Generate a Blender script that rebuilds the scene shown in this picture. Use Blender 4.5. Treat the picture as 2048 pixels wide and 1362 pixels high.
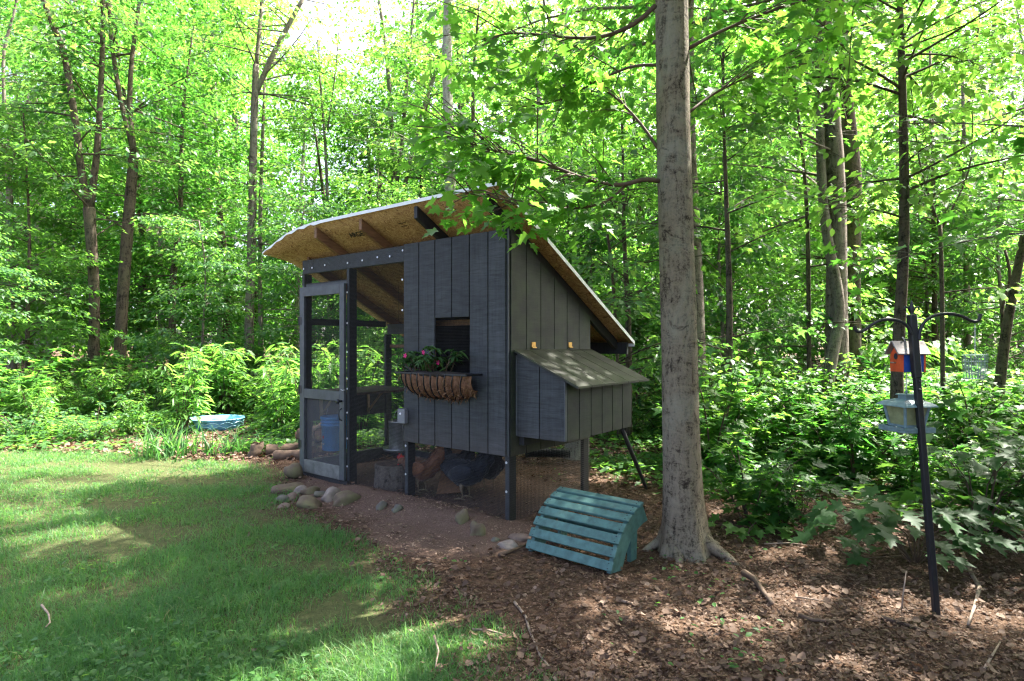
import bpy, math, random
import numpy as np
from mathutils import Vector, Matrix

for _o in list(bpy.data.objects):
    bpy.data.objects.remove(_o)
SC = bpy.context.scene
COL = SC.collection
R = math.radians

# ------------------------------------------------------------------ camera
CAM_H = 1.41
F_PX = 1188.0           # focal length in pixels of the 2048 wide photograph
HOR = 688.0             # horizon row
cam_d = bpy.data.cameras.new('camera')
cam_d.sensor_width = 36.0
cam_d.lens = F_PX / 2048 * 36.0
cam_d.shift_y = (HOR - 681.0) / 2048
cam_d.clip_start = 0.05
cam_d.clip_end = 400
cam = bpy.data.objects.new('camera', cam_d)
cam.location = (0, 0, CAM_H)
cam.rotation_euler = (R(90), 0, 0)
COL.objects.link(cam)
SC.camera = cam

# ------------------------------------------------------------------ sky, sun, exposure
SUN_AZ, SUN_EL = 58.0, 56.0     # azimuth clockwise from the view axis (+Y)
SUN = Vector((math.sin(R(SUN_AZ)) * math.cos(R(SUN_EL)), math.cos(R(SUN_AZ)) * math.cos(R(SUN_EL)), math.sin(R(SUN_EL))))
W = bpy.data.worlds.new('World')
SC.world = W
W.use_nodes = True
_nt = W.node_tree
_bg = _nt.nodes['Background']
_sky = _nt.nodes.new('ShaderNodeTexSky')
_sky.sky_type = 'NISHITA'
_sky.sun_disc = False
_sky.sun_elevation = R(SUN_EL)
_sky.sun_rotation = R(SUN_AZ)
_sky.air_density = 0.3
_sky.ozone_density = 0.0
_sky.dust_density = 5.0
_nt.links.new(_sky.outputs[0], _bg.inputs[0])
_bg.inputs[1].default_value = 0.15
sun_d = bpy.data.lights.new('sun', 'SUN')
sun_d.energy = 3.3
sun_d.angle = R(0.53)
sun_d.color = (1.0, 0.95, 0.87)
sun = bpy.data.objects.new('sun', sun_d)
sun.rotation_euler = SUN.to_track_quat('Z', 'Y').to_euler()
sun.location = SUN * 40
COL.objects.link(sun)
vs = SC.view_settings
vs.view_transform = 'Standard'
vs.look = 'None'
vs.gamma = 1.0
vs.use_curve_mapping = False
vs.exposure = 3.3
SC.render.engine = 'CYCLES'
cy = SC.cycles
cy.max_bounces = 12
cy.diffuse_bounces = 7
cy.glossy_bounces = 2
cy.transmission_bounces = 7
cy.transparent_max_bounces = 8
cy.use_adaptive_sampling = True
cy.adaptive_threshold = 0.012
cy.use_denoising = True
cy.denoiser = 'OPENIMAGEDENOISE'
cy.denoising_input_passes = 'RGB_ALBEDO_NORMAL'
cy.denoising_prefilter = 'NONE'
cy.sample_clamp_indirect = 4.0
cy.pixel_filter_type = 'BLACKMAN_HARRIS'
cy.filter_width = 1.25
cy.caustics_reflective = False
cy.caustics_refractive = False

# ------------------------------------------------------------------ helpers
def PW(px, py, z):
    """photo pixel (2048 wide) at depth z metres -> world point"""
    return ((px - 1024.0) / F_PX * z, z, CAM_H - (py - HOR) / F_PX * z)

def GP(px, py):
    z = CAM_H * F_PX / (py - HOR)
    return ((px - 1024.0) / F_PX * z, z)

def _hash(ix, iy, s):
    h = (ix * 374761393 + iy * 668265263 + s * 974634777) & 0xFFFFFFFF
    h = ((h ^ (h >> 13)) * 1274126177) & 0xFFFFFFFF
    return ((h ^ (h >> 16)) & 0xFFFF) / 65535.0

def vnoise(x, y, s=0):
    x = np.asarray(x, float); y = np.asarray(y, float)
    ix = np.floor(x).astype(np.int64); iy = np.floor(y).astype(np.int64)
    fx = x - ix; fy = y - iy
    fx = fx * fx * (3 - 2 * fx); fy = fy * fy * (3 - 2 * fy)
    a = _hash(ix, iy, s); b = _hash(ix + 1, iy, s); c = _hash(ix, iy + 1, s); d = _hash(ix + 1, iy + 1, s)
    return (a * (1 - fx) + b * fx) * (1 - fy) + (c * (1 - fx) + d * fx) * fy

def fbm(x, y, s=0, o=3):
    v = 0; a = .5
    for k in range(o):
        v = v + a * vnoise(np.asarray(x) * 2 ** k, np.asarray(y) * 2 ** k, s + k); a *= .5
    return v / (1 - .5 ** o)

def poly_sd(px, py, poly):
    """signed distance, positive inside"""
    px = np.asarray(px, float); py = np.asarray(py, float)
    d = np.full(px.shape, 1e9); inside = np.zeros(px.shape, bool)
    n = len(poly)
    for i in range(n):
        ax, ay = poly[i]; bx, by = poly[(i + 1) % n]
        ex, ey = bx - ax, by - ay
        t = np.clip(((px - ax) * ex + (py - ay) * ey) / (ex * ex + ey * ey), 0, 1)
        d = np.minimum(d, np.hypot(px - ax - t * ex, py - ay - t * ey))
        c = ((ay > py) != (by > py)) & (px < (bx - ax) * (py - ay) / ((by - ay) if by != ay else 1e-9) + ax)
        inside ^= c
    return np.where(inside, d, -d)

def np_mesh(name, V, Fs, attrs=None, smooth=False):
    """V (n,3) array, Fs = list of (m,k) index arrays"""
    me = bpy.data.meshes.new(name)
    V = np.ascontiguousarray(V, np.float32)
    me.vertices.add(len(V)); me.vertices.foreach_set('co', V.ravel())
    Fs = [f for f in Fs if len(f)]
    li = np.concatenate([f.ravel() for f in Fs]).astype(np.int32)
    lens = np.concatenate([np.full(len(f), f.shape[1], np.int32) for f in Fs])
    st = np.concatenate([[0], np.cumsum(lens)[:-1]]).astype(np.int32)
    me.loops.add(len(li)); me.loops.foreach_set('vertex_index', li)
    me.polygons.add(len(lens)); me.polygons.foreach_set('loop_start', st)
    if smooth:
        me.polygons.foreach_set('use_smooth', np.ones(len(lens), bool))
    me.update(calc_edges=True)
    for k, v in (attrs or {}).items():
        a = me.attributes.new(k, 'FLOAT', 'POINT')
        a.data.foreach_set('value', np.ascontiguousarray(v, np.float32))
    return me

def link(name, data, parent=None, mat=None, loc=None, rot=None):
    o = bpy.data.objects.new(name, data)
    COL.objects.link(o)
    if parent: o.parent = parent
    if mat is not None and data is not None and len(data.materials) == 0: data.materials.append(mat)
    if loc is not None: o.location = loc
    if rot is not None: o.rotation_euler = rot
    return o

def tag(o, label=None, cat=None, group=None, kind=None):
    if label: o['label'] = label
    if cat: o['category'] = cat
    if group: o['group'] = group
    if kind: o['kind'] = kind
    return o

def empty(name, loc=(0, 0, 0), rz=0.0):
    o = link(name, None, loc=loc, rot=(0, 0, rz))
    o.empty_display_size = 0.1
    return o

def frames(pts):
    pts = np.asarray(pts, float)
    t = np.gradient(pts, axis=0); t /= np.linalg.norm(t, axis=1)[:, None] + 1e-9
    u = np.zeros_like(t)
    ref = np.array([1., 0, 0]) if abs(t[0][0]) < .8 else np.array([0, 1., 0])
    for i in range(len(pts)):
        r = ref - t[i] * ref.dot(t[i]); r /= np.linalg.norm(r) + 1e-9
        u[i] = r; ref = r
    return t, u, np.cross(t, u)

class MB:
    def __init__(s): s.v = []; s.f = []; s.n = 0
    def add(s, V, F):
        V = [tuple(map(float, p)) for p in V]
        s.v += V; s.f += [tuple(i + s.n for i in f) for f in F]; s.n += len(V); return s
    def box(s, c, d, ch=0.0, M=None):
        x, y, z = d[0] / 2, d[1] / 2, d[2] / 2
        if ch <= 0:
            V = [(i * x, j * y, k * z) for k in (-1, 1) for j in (-1, 1) for i in (-1, 1)]
            F = [(0, 2, 3, 1), (4, 5, 7, 6), (0, 1, 5, 4), (2, 6, 7, 3), (0, 4, 6, 2), (1, 3, 7, 5)]
        else:
            ch = min(ch, .45 * min(d)); V = []; idx = {}
            for i in (-1, 1):
                for j in (-1, 1):
                    for k in (-1, 1):
                        for a in range(3):
                            p = [i * (x - ch), j * (y - ch), k * (z - ch)]
                            p[a] = (i, j, k)[a] * (x, y, z)[a]
                            idx[(i, j, k, a)] = len(V); V.append(tuple(p))
            F = []
            for a in range(3):
                b, c2 = (a + 1) % 3, (a + 2) % 3
                for sg in (-1, 1):
                    q = []
                    for (m, n) in ((-1, -1), (1, -1), (1, 1), (-1, 1)):
                        w = [0, 0, 0]; w[a] = sg; w[b] = m; w[c2] = n
                        q.append(idx[(w[0], w[1], w[2], a)])
                    F.append(tuple(q if sg > 0 else q[::-1]))
                for m in (-1, 1):
                    for n in (-1, 1):     # edge along axis a between faces b and c2
                        q = []
                        for sg, ax in ((-1, b), (1, b), (1, c2), (-1, c2)):
                            w = [0, 0, 0]; w[a] = sg; w[b] = m; w[c2] = n
                            q.append(idx[(w[0], w[1], w[2], ax)])
                        F.append(tuple(q if m * n > 0 else q[::-1]))
            for i in (-1, 1):
                for j in (-1, 1):
                    for k in (-1, 1):
                        q = [idx[(i, j, k, a)] for a in range(3)]
                        F.append(tuple(q if i * j * k > 0 else q[::-1]))
        c = Vector(c)
        V = [(M @ Vector(p) if M else Vector(p)) + c for p in V]
        return s.add(V, F)
    def bar(s, a, b, w, h, up=(0, 0, 1), ch=0.0):
        """rectangular bar from a to b; w across, h along 'up'"""
        a = Vector(a); b = Vector(b); d = (b - a); L = d.length; d.normalize()
        up = Vector(up); side = d.cross(up).normalized(); u2 = side.cross(d).normalized()
        M = Matrix((side, d, u2)).transposed()
        return s.box((a + b) / 2, (w, L, h), ch, M)
    def tube(s, pts, rad, k=8, cap=True, sq=None):
        pts = np.asarray(pts, float); n = len(pts)
        rad = np.broadcast_to(np.asarray(rad, float), (n,))
        t, u, w = frames(pts)
        an = np.arange(k) * 2 * math.pi / k
        V = (pts[:, None] + rad[:, None, None] * (np.cos(an)[None, :, None] * u[:, None] + np.sin(an)[None, :, None] * w[:, None])).reshape(-1, 3)
        F = [(i * k + j, i * k + (j + 1) % k, (i + 1) * k + (j + 1) % k, (i + 1) * k + j) for i in range(n - 1) for j in range(k)]
        if cap: F += [tuple(range(k))[::-1], tuple((n - 1) * k + j for j in range(k))]
        return s.add(V, F)
    def lathe(s, prof, k=20, c=(0, 0, 0)):
        V = [(c[0] + r * math.cos(2 * math.pi * j / k), c[1] + r * math.sin(2 * math.pi * j / k), c[2] + z) for r, z in prof for j in range(k)]
        n = len(prof)
        F = [(i * k + j, i * k + (j + 1) % k, (i + 1) * k + (j + 1) % k, (i + 1) * k + j) for i in range(n - 1) for j in range(k)]
        return s.add(V, F)
    def prism(s, poly, ax, lo, hi):
        """extrude a 2-D polygon along axis ax (0,1,2) between lo and hi"""
        def P(p, h):
            return {0: (h, p[0], p[1]), 1: (p[0], h, p[1]), 2: (p[0], p[1], h)}[ax]
        n = len(poly)
        ar = sum(poly[i][0] * poly[(i + 1) % n][1] - poly[(i + 1) % n][0] * poly[i][1] for i in range(n))
        if (ar < 0) != (ax == 1): poly = poly[::-1]
        V = [P(p, lo) for p in poly] + [P(p, hi) for p in poly]
        F = [tuple(range(n))[::-1], tuple(range(n, 2 * n))] + [(i, (i + 1) % n, n + (i + 1) % n, n + i) for i in range(n)]
        return s.add(V, F)
    def build(s, name, mat, parent=None, smooth=False, loc=None, rot=None):
        me = bpy.data.meshes.new(name)
        me.from_pydata(s.v, [], s.f)
        if smooth: me.polygons.foreach_set('use_smooth', np.ones(len(me.polygons), bool))
        me.update()
        return link(name, me, parent, mat, loc, rot)

def blob(rng, rx, ry, rz, sub=2, rough=.18, flat=.35):
    """a stone-like lump (verts, faces)"""
    import bmesh
    bm = bmesh.new(); bmesh.ops.create_icosphere(bm, subdivisions=sub, radius=1)
    ph = [rng.uniform(0, 6.28) for _ in range(9)]
    V = []
    for v in bm.verts:
        x, y, z = v.co
        k = 1 + rough * (math.sin(2.1 * x + ph[0]) * math.cos(1.7 * y + ph[1]) + .6 * math.sin(3.3 * z + 2.1 * x + ph[2]) + .35 * math.sin(5 * y + 4 * z + ph[3]))
        p = Vector((x * rx, y * ry, z * rz)) * k
        if p.z < -rz * flat: p.z = -rz * flat + (p.z + rz * flat) * .2
        V.append(tuple(p))
    F = [tuple(v.index for v in f.verts) for f in bm.faces]
    bm.free()
    return V, F

# ------------------------------------------------------------------ materials
def nmat(name):
    m = bpy.data.materials.new(name); m.use_nodes = True
    nt = m.node_tree
    b = nt.nodes['Principled BSDF']
    return m, nt, b

def ND(nt, typ, **kw):
    n = nt.nodes.new(typ)
    for k, v in kw.items():
        if k.startswith('_'):
            setattr(n, k[1:], v)
        else:
            key = k.replace('__', ' ')
            s = n.inputs[int(key[1:])] if key[0] == 'i' and key[1:].isdigit() else n.inputs[key]
            if isinstance(v, bpy.types.NodeSocket): nt.links.new(v, s)
            else: s.default_value = v
    return n

def coords(nt, scale=(1, 1, 1), kind='Object', rot=(0, 0, 0)):
    tc = ND(nt, 'ShaderNodeTexCoord')
    mp = ND(nt, 'ShaderNodeMapping', Vector=tc.outputs[kind])
    mp.inputs['Scale'].default_value = scale; mp.inputs['Rotation'].default_value = rot
    return mp.outputs[0]

def warped(nt, scale=(1, 1, 1), amt=.03, ws=4.0):
    tc = ND(nt, 'ShaderNodeTexCoord').outputs['Object']
    nz = ND(nt, 'ShaderNodeTexNoise', Vector=tc, Scale=ws, Detail=3.0).outputs[1]
    c = ND(nt, 'ShaderNodeVectorMath', _operation='SUBTRACT', i0=nz, i1=(.5, .5, .5)).outputs[0]
    k = ND(nt, 'ShaderNodeVectorMath', _operation='MULTIPLY', i0=c, i1=(amt * 2, amt * 2, amt * 2)).outputs[0]
    a = ND(nt, 'ShaderNodeVectorMath', _operation='ADD', i0=tc, i1=k).outputs[0]
    mp = ND(nt, 'ShaderNodeMapping', Vector=a); mp.inputs['Scale'].default_value = scale
    return mp.outputs[0]

def noise(nt, vec, scale, detail=4, rough=.55, dist=0.0):
    return ND(nt, 'ShaderNodeTexNoise', Vector=vec, Scale=scale, Detail=detail, Roughness=rough, Distortion=dist).outputs[0]

def ramp(nt, fac, stops):
    r = nt.nodes.new('ShaderNodeValToRGB'); nt.links.new(fac, r.inputs[0])
    e = r.color_ramp.elements
    while len(e) < len(stops): e.new(.5)
    for el, (p, c) in zip(e, stops):
        el.position = p; el.color = (c[0], c[1], c[2], 1) if len(c) == 3 else c
    return r.outputs[0]

def mixc(nt, fac, a, b, mode='MIX'):
    n = nt.nodes.new('ShaderNodeMix'); n.data_type = 'RGBA'; n.blend_type = mode
    for s, v in ((n.inputs[0], fac), (n.inputs[6], a), (n.inputs[7], b)):
        if isinstance(v, bpy.types.NodeSocket): nt.links.new(v, s)
        elif isinstance(v, (int, float)): s.default_value = v
        else: s.default_value = (v[0], v[1], v[2], 1)
    return n.outputs[2]

def mth(nt, op, a, b=None, clamp=False):
    n = nt.nodes.new('ShaderNodeMath'); n.operation = op; n.use_clamp = clamp
    for s, v in zip(n.inputs, (a, b)):
        if v is None: continue
        if isinstance(v, bpy.types.NodeSocket): nt.links.new(v, s)
        else: s.default_value = v
    return n.outputs[0]

def bump(nt, b, h, strength=.3, dist=.01):
    n = ND(nt, 'ShaderNodeBump', Strength=strength, Distance=dist, Height=h)
    nt.links.new(n.outputs[0], b.inputs['Normal'])

def simple(name, col, rough=.6, metal=0.0, var=.25, scale=9.0, bumpk=.15, spec=.4, stretch=(1, 1, 1)):
    m, nt, b = nmat(name)
    v = coords(nt, stretch)
    n1 = noise(nt, v, scale, 5, .6)
    lo = [c * (1 - var) for c in col]; hi = [min(1, c * (1 + var)) for c in col]
    nt.links.new(ramp(nt, n1, [(.28, lo), (.72, hi)]), b.inputs['Base Color'])
    b.inputs['Roughness'].default_value = rough; b.inputs['Metallic'].default_value = metal
    b.inputs['Specular IOR Level'].default_value = spec
    if bumpk: bump(nt, b, noise(nt, v, scale * 5, 3), bumpk, .004)
    return m

M = {}
def siding_mat(name, c0, c1, moss=0.0):
    m, nt, b = nmat(name)
    saw = noise(nt, warped(nt, (4, 4, 120), .012, 9), 1.0, 3, .6)
    saw2 = noise(nt, warped(nt, (5, 5, 30), .05, 3), 1.0, 4, .65, .4)
    gr = noise(nt, warped(nt, (45, 45, 1.5), .03, 3), 1.0, 4, .6, .6)
    blot = noise(nt, coords(nt, (2, 2, 1.2)), 1.6, 4, .6, .6)
    f = mth(nt, 'ADD', mth(nt, 'MULTIPLY', saw, .35), mth(nt, 'ADD', mth(nt, 'MULTIPLY', gr, .25), mth(nt, 'MULTIPLY', saw2, .4)))
    col = ramp(nt, f, [(.33, c0), (.5, [(a + c) / 2 for a, c in zip(c0, c1)]), (.68, c1)])
    col = mixc(nt, mth(nt, 'MULTIPLY', ramp(nt, blot, [(.4, (0, 0, 0)), (.7, (1, 1, 1))]), .35), col, [c * .62 for c in c0])
    spk = noise(nt, coords(nt, (1, 1, 1)), 260, 1, .5)
    col = mixc(nt, ramp(nt, spk, [(.79, (0, 0, 0)), (.82, (1, 1, 1))]), col, [min(1, c * 2.2) for c in c1])
    if moss:
        ms = noise(nt, coords(nt, (1, 1, 1)), 5, 5, .65)
        col = mixc(nt, mth(nt, 'MULTIPLY', ramp(nt, ms, [(.35, (0, 0, 0)), (.7, (1, 1, 1))]), moss), col, (.055, .075, .03))
    oi = ND(nt, 'ShaderNodeObjectInfo').outputs['Random']
    col = mixc(nt, 1.0, col, ramp(nt, oi, [(0, (.80, .80, .80)), (1, (1.16, 1.16, 1.16))]), 'MULTIPLY')
    zc = ND(nt, 'ShaderNodeSeparateXYZ', i0=ND(nt, 'ShaderNodeTexCoord').outputs['Object']).outputs[2]
    spl = mth(nt, 'MULTIPLY', mth(nt, 'SUBTRACT', .82, zc, True), mth(nt, 'MULTIPLY', noise(nt, coords(nt), 22, 4, .7), 2.4), True)
    col = mixc(nt, mth(nt, 'MULTIPLY', spl, .55), col, (.12, .085, .065))
    nt.links.new(col, b.inputs['Base Color'])
    b.inputs['Roughness'].default_value = .62; b.inputs['Specular IOR Level'].default_value = .35
    bump(nt, b, f, .55, .004)
    return m
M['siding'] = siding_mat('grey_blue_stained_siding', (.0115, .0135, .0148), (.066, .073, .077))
M['siding_shaded'] = siding_mat('shaded_side_siding', (.007, .009, .0085), (.026, .029, .027), .4)  # front paint again, darkened to carry the side's shade, plus green mottling
M['lid'] = siding_mat('weathered_lid_board', (.010, .010, .0075), (.034, .032, .024), .5)
M['trim'] = simple('smooth_grey_paint', (.064, .071, .076), .5, var=.25, scale=14, bumpk=.1)
M['trimworn'] = simple('worn_grey_paint', (.13, .135, .12), .6, var=.45, scale=11, bumpk=.2)
M['black'] = simple('black_stain', (.022, .022, .022), .6, var=.35, scale=20, bumpk=.2, stretch=(3, 3, .4))
M['rafter'] = simple('brown_rafter_lumber', (.20, .105, .048), .65, var=.4, scale=6, bumpk=.2, stretch=(8, 1, 8))
M['blackmetal'] = simple('black_powder_coat', (.012, .013, .016), .42, var=.2, scale=60, bumpk=.05)
M['wire'] = simple('dark_wire', (.018, .018, .017), .5, var=.2, scale=40, bumpk=0)
M['white'] = simple('white_drip_edge', (.78, .79, .78), .45, var=.06, scale=12, bumpk=0)
M['brass'] = simple('tarnished_brass', (.45, .27, .07), .4, .7, .3, 40, .1)
M['steelwash'] = simple('zinc_washer', (.62, .63, .65), .4, .3, .1, 90, 0)
M['greybox'] = simple('grey_plastic_housing', (.17, .175, .18), .5, var=.06, scale=30, bumpk=.03)
M['galv'] = simple('galvanised_steel', (.34, .35, .34), .42, .75, .3, 14, .05)
M['teal'] = simple('teal_poly_lumber', (.056, .130, .118), .6, var=.38, scale=16, bumpk=.12)
M['bucket'] = simple('blue_bucket_plastic', (.02, .30, .72), .4, var=.05, scale=20, bumpk=0)
M['ink'] = simple('black_print', (.015, .02, .035), .6, var=.1, bumpk=0)
M['inkwhite'] = simple('white_print', (.6, .66, .7), .6, var=.1, bumpk=0)
M['inkred'] = simple('red_print', (.5, .03, .08), .6, var=.1, bumpk=0)
M['osbink'] = simple('osb_stamp_ink', (.035, .028, .018), .8, var=.5, scale=120, bumpk=0)
M['shelf'] = simple('soiled_shelf_board', (.085, .05, .036), .8, var=.6, scale=18, bumpk=.4)
M['paleboard'] = simple('pale_bracket_wood', (.30, .22, .12), .7, var=.3, scale=12)
M['cord'] = simple('grey_cord', (.10, .10, .10), .5, bumpk=0)
M['bone'] = simple('horn_yellow', (.20, .15, .09), .5, var=.2, scale=80, bumpk=0)
M['comb'] = simple('red_comb', (.50, .018, .022), .5, var=.25, scale=70, bumpk=.1)
M['eye'] = simple('eye_amber', (.25, .08, .01), .2, bumpk=0)
M['pool'] = simple('pale_blue_pool_plastic', (.16, .42, .60), .35, var=.1, scale=6, bumpk=0)
M['poolpale'] = simple('pale_pool_ridge', (.42, .68, .80), .35, var=.08, scale=6, bumpk=0)
M['orange'] = simple('flaking_orange_paint', (.52, .075, .018), .6, var=.3, scale=18, bumpk=.2)
M['blue'] = simple('blue_paint', (.012, .055, .24), .6, var=.3, scale=18, bumpk=.2)
M['barkroof'] = simple('birch_bark_shingle', (.30, .27, .25), .8, var=.75, scale=9, bumpk=.4)
M['feeder'] = simple('blue_green_feeder_paint', (.13, .20, .205), .5, var=.3, scale=25, bumpk=.08)
M['seed'] = simple('cloudy_seed_panel', (.22, .24, .12), .35, var=.3, scale=30, bumpk=0)
M['cage'] = simple('pale_green_wire', (.22, .33, .28), .45, var=.1, scale=30, bumpk=0)
M['soil'] = simple('dark_potting_soil', (.022, .016, .012), .95, var=.6, scale=50, bumpk=.6)
M['petal'] = simple('magenta_petal', (.60, .012, .16), .5, var=.2, scale=30, bumpk=0)
M['shingle'] = simple('grey_roofing', (.10, .10, .10), .9, var=.3, scale=30)

def osb():
    m, nt, b = nmat('oriented_strand_board')
    w = noise(nt, coords(nt), 4, 3)
    v = coords(nt, (1, 1, 1))
    vv = ND(nt, 'ShaderNodeVectorMath', _operation='ADD', i0=v, i1=ND(nt, 'ShaderNodeTexNoise', Vector=v, Scale=6.0).outputs[1]).outputs[0]
    cols = []
    for sc, rt in (((9, 34, 34), (0, 0, .3)), ((12, 42, 42), (0, 0, -.6)), ((30, 11, 30), (0, 0, .1))):
        mp = ND(nt, 'ShaderNodeMapping', Vector=vv); mp.inputs['Scale'].default_value = sc; mp.inputs['Rotation'].default_value = rt
        vo = ND(nt, 'ShaderNodeTexVoronoi', Vector=mp.outputs[0], Scale=1.0)
        cols.append(ND(nt, 'ShaderNodeSeparateColor', i0=vo.outputs['Color']).outputs[0])
    s1 = mixc(nt, ramp(nt, w, [(.42, (0, 0, 0)), (.5, (1, 1, 1))]), cols[0], cols[1])
    s2 = mixc(nt, .4, s1, cols[2])
    col = ramp(nt, ND(nt, 'ShaderNodeSeparateColor', i0=s2).outputs[0], [(.08, (.13, .06, .02)), (.3, (.31, .165, .062)), (.6, (.45, .27, .115)), (.9, (.58, .40, .19))])
    st = noise(nt, coords(nt), 1.7, 4, .6, .5)
    col = mixc(nt, ramp(nt, st, [(.45, (0, 0, 0)), (.75, (.5, .5, .5))]), col, (.22, .105, .04))
    nt.links.new(col, b.inputs['Base Color'])
    b.inputs['Roughness'].default_value = .7
    bump(nt, b, s2, .25, .003)
    return m
M['osb'] = osb()

def bark(name, base, dark, light, vert=1.0, lich=.4, scale=1.0, band=.5):
    m, nt, b = nmat(name)
    v = coords(nt)
    fis = noise(nt, warped(nt, (30 * scale, 30 * scale, 5 * scale), .05 / scale, 5 * scale), 1.0, 5, .65, .8)
    hor = noise(nt, warped(nt, (9 * scale, 9 * scale, 24 * scale), .08 / scale, 4 * scale), 1.0, 5, .7, .8)
    big = noise(nt, coords(nt, (3 * scale, 3 * scale, 2.2 * scale)), 1.0, 5, .65, .8)
    fine = noise(nt, v, 90 * scale, 4, .7)
    f = mth(nt, 'ADD', mth(nt, 'MULTIPLY', fis, .5 * vert), mth(nt, 'ADD', mth(nt, 'MULTIPLY', hor, .32), mth(nt, 'MULTIPLY', fine, .25)))
    k = .5 * vert * .5 + .16 + .125
    col = ramp(nt, f, [(k - .085, dark), (k - .01, base), (k + .085, [min(1, c * 1.35) for c in base])])
    col = mixc(nt, mth(nt, 'MULTIPLY', ramp(nt, big, [(.5, (0, 0, 0)), (.62, (1, 1, 1))]), lich), col, light)
    pt = noise(nt, warped(nt, (5 * scale, 5 * scale, 10 * scale), .1 / scale, 4 * scale), 1.0, 5, .7, .9)
    col = mixc(nt, mth(nt, 'MULTIPLY', ramp(nt, pt, [(.62, (0, 0, 0)), (.72, (1, 1, 1))]), band), col, dark)
    nt.links.new(col, b.inputs['Base Color'])
    b.inputs['Roughness'].default_value = .9; b.inputs['Specular IOR Level'].default_value = .15
    bump(nt, b, f, .8, .02 / scale)
    return m
M['bark_main'] = bark('smooth_grey_maple_bark', (.155, .130, .092), (.030, .023, .016), (.225, .22, .165), .8, .55, 1.0, .85)
M['bark_grey'] = bark('grey_forest_bark', (.135, .115, .092), (.04, .032, .024), (.19, .185, .15), 1.0, .45, .6, .4)
M['bark_dark'] = bark('dark_forest_bark', (.085, .066, .048), (.02, .016, .012), (.10, .105, .06), 1.1, .4, .6, .4)
M['bark_pale'] = bark('pale_forest_bark', (.27, .25, .21), (.09, .075, .06), (.36, .36, .31), .8, .4, .6, .3)
M['twig'] = simple('brown_twig', (.085, .055, .035), .8, var=.4, scale=15, bumpk=.2)
M['stick'] = simple('bleached_stick', (.25, .19, .14), .85, var=.5, scale=20, bumpk=.3)
M['cutwood'] = simple('weathered_log', (.105, .072, .048), .9, var=.75, scale=12, bumpk=.5)
M['cutend'] = simple('cut_wood_end', (.22, .125, .065), .8, var=.4, scale=20, bumpk=.2)

def leafmat(name, cols, trans, glossy=.22, tmix=.5, rough=.42):
    """cols: dark..light reflectance; trans: transmitted colours dark..light"""
    m, nt, b = nmat(name)
    at = ND(nt, 'ShaderNodeAttribute', _attribute_name='rnd').outputs['Fac']
    oi = ND(nt, 'ShaderNodeObjectInfo').outputs['Random']
    f = mth(nt, 'ADD', mth(nt, 'MULTIPLY', at, .8), mth(nt, 'MULTIPLY', oi, .2))
    n = len(cols)
    c1 = ramp(nt, f, [(i / max(1, n - 1), c) for i, c in enumerate(cols)])
    c2 = ramp(nt, f, [(i / max(1, len(trans) - 1), c) for i, c in enumerate(trans)])
    nt.links.new(c1, b.inputs['Base Color'])
    b.inputs['Roughness'].default_value = rough; b.inputs['Specular IOR Level'].default_value = glossy
    tr = ND(nt, 'ShaderNodeBsdfTranslucent', Color=c2)
    mx = ND(nt, 'ShaderNodeMixShader', Fac=tmix)
    nt.links.new(b.outputs[0], mx.inputs[1]); nt.links.new(tr.outputs[0], mx.inputs[2])
    nt.links.new(mx.outputs[0], nt.nodes['Material Output'].inputs[0])
    return m
M['maple'] = leafmat('maple_leaf', [(.020, .070, .020), (.042, .125, .026), (.085, .17, .032)], [(.05, .22, .03), (.13, .40, .04), (.32, .56, .07)])
M['maplenear'] = leafmat('near_maple_leaf', [(.045, .13, .022), (.065, .165, .028), (.09, .195, .035)], [(.15, .46, .04), (.22, .56, .05), (.36, .68, .08)], .25, .5)
M['mapleblue'] = leafmat('cool_green_leaf', [(.028, .078, .036), (.055, .135, .055), (.10, .18, .062)], [(.07, .24, .045), (.17, .42, .06), (.38, .58, .08)], .28)
M['limeleaf'] = leafmat('lime_green_leaf', [(.042, .115, .026), (.065, .15, .035), (.10, .185, .046)], [(.14, .40, .04), (.23, .52, .06), (.38, .64, .11)])
M['under'] = leafmat('undergrowth_leaf', [(.032, .09, .028), (.052, .135, .038), (.085, .175, .052)], [(.10, .30, .035), (.18, .43, .045), (.31, .55, .07)], .28)
M['bigleaf'] = leafmat('broad_dark_leaf', [(.018, .055, .017), (.028, .078, .024), (.042, .105, .03)], [(.06, .17, .02), (.09, .23, .03), (.14, .28, .035)], .16, .4, .5)
M['impatiens'] = leafmat('impatiens_leaf', [(.035, .095, .03), (.06, .14, .045), (.09, .17, .055)], [(.05, .14, .02), (.08, .2, .025), (.12, .25, .03)], .5, .35, .38)
M['grass'] = leafmat('lawn_grass_blade', [(.032, .098, .032), (.054, .142, .046), (.085, .18, .058), (.20, .21, .10)], [(.07, .25, .04), (.125, .36, .055), (.21, .45, .08), (.40, .40, .14)], .3, .45, .5)
M['litter'] = leafmat('dead_leaf', [(.046, .029, .020), (.105, .068, .047), (.185, .126, .09), (.33, .245, .185)], [(.05, .02, .008), (.1, .045, .02), (.16, .08, .035), (.24, .14, .07)], .2, .2, .7)
M['chip'] = leafmat('wood_chip', [(.10, .065, .05), (.19, .125, .09), (.34, .25, .18)], [(.02, .01, .01), (.03, .02, .01), (.05, .03, .02)], .2, .05, .8)
M['coir_hair'] = leafmat('coir_fibre', [(.12, .06, .03), (.22, .12, .06), (.33, .2, .11)], [(.1, .05, .02), (.2, .1, .05), (.3, .18, .08)], .2, .25, .7)
M['coir'] = simple('coir_liner', (.20, .105, .058), .95, var=.5, scale=40, bumpk=.9)

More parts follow.
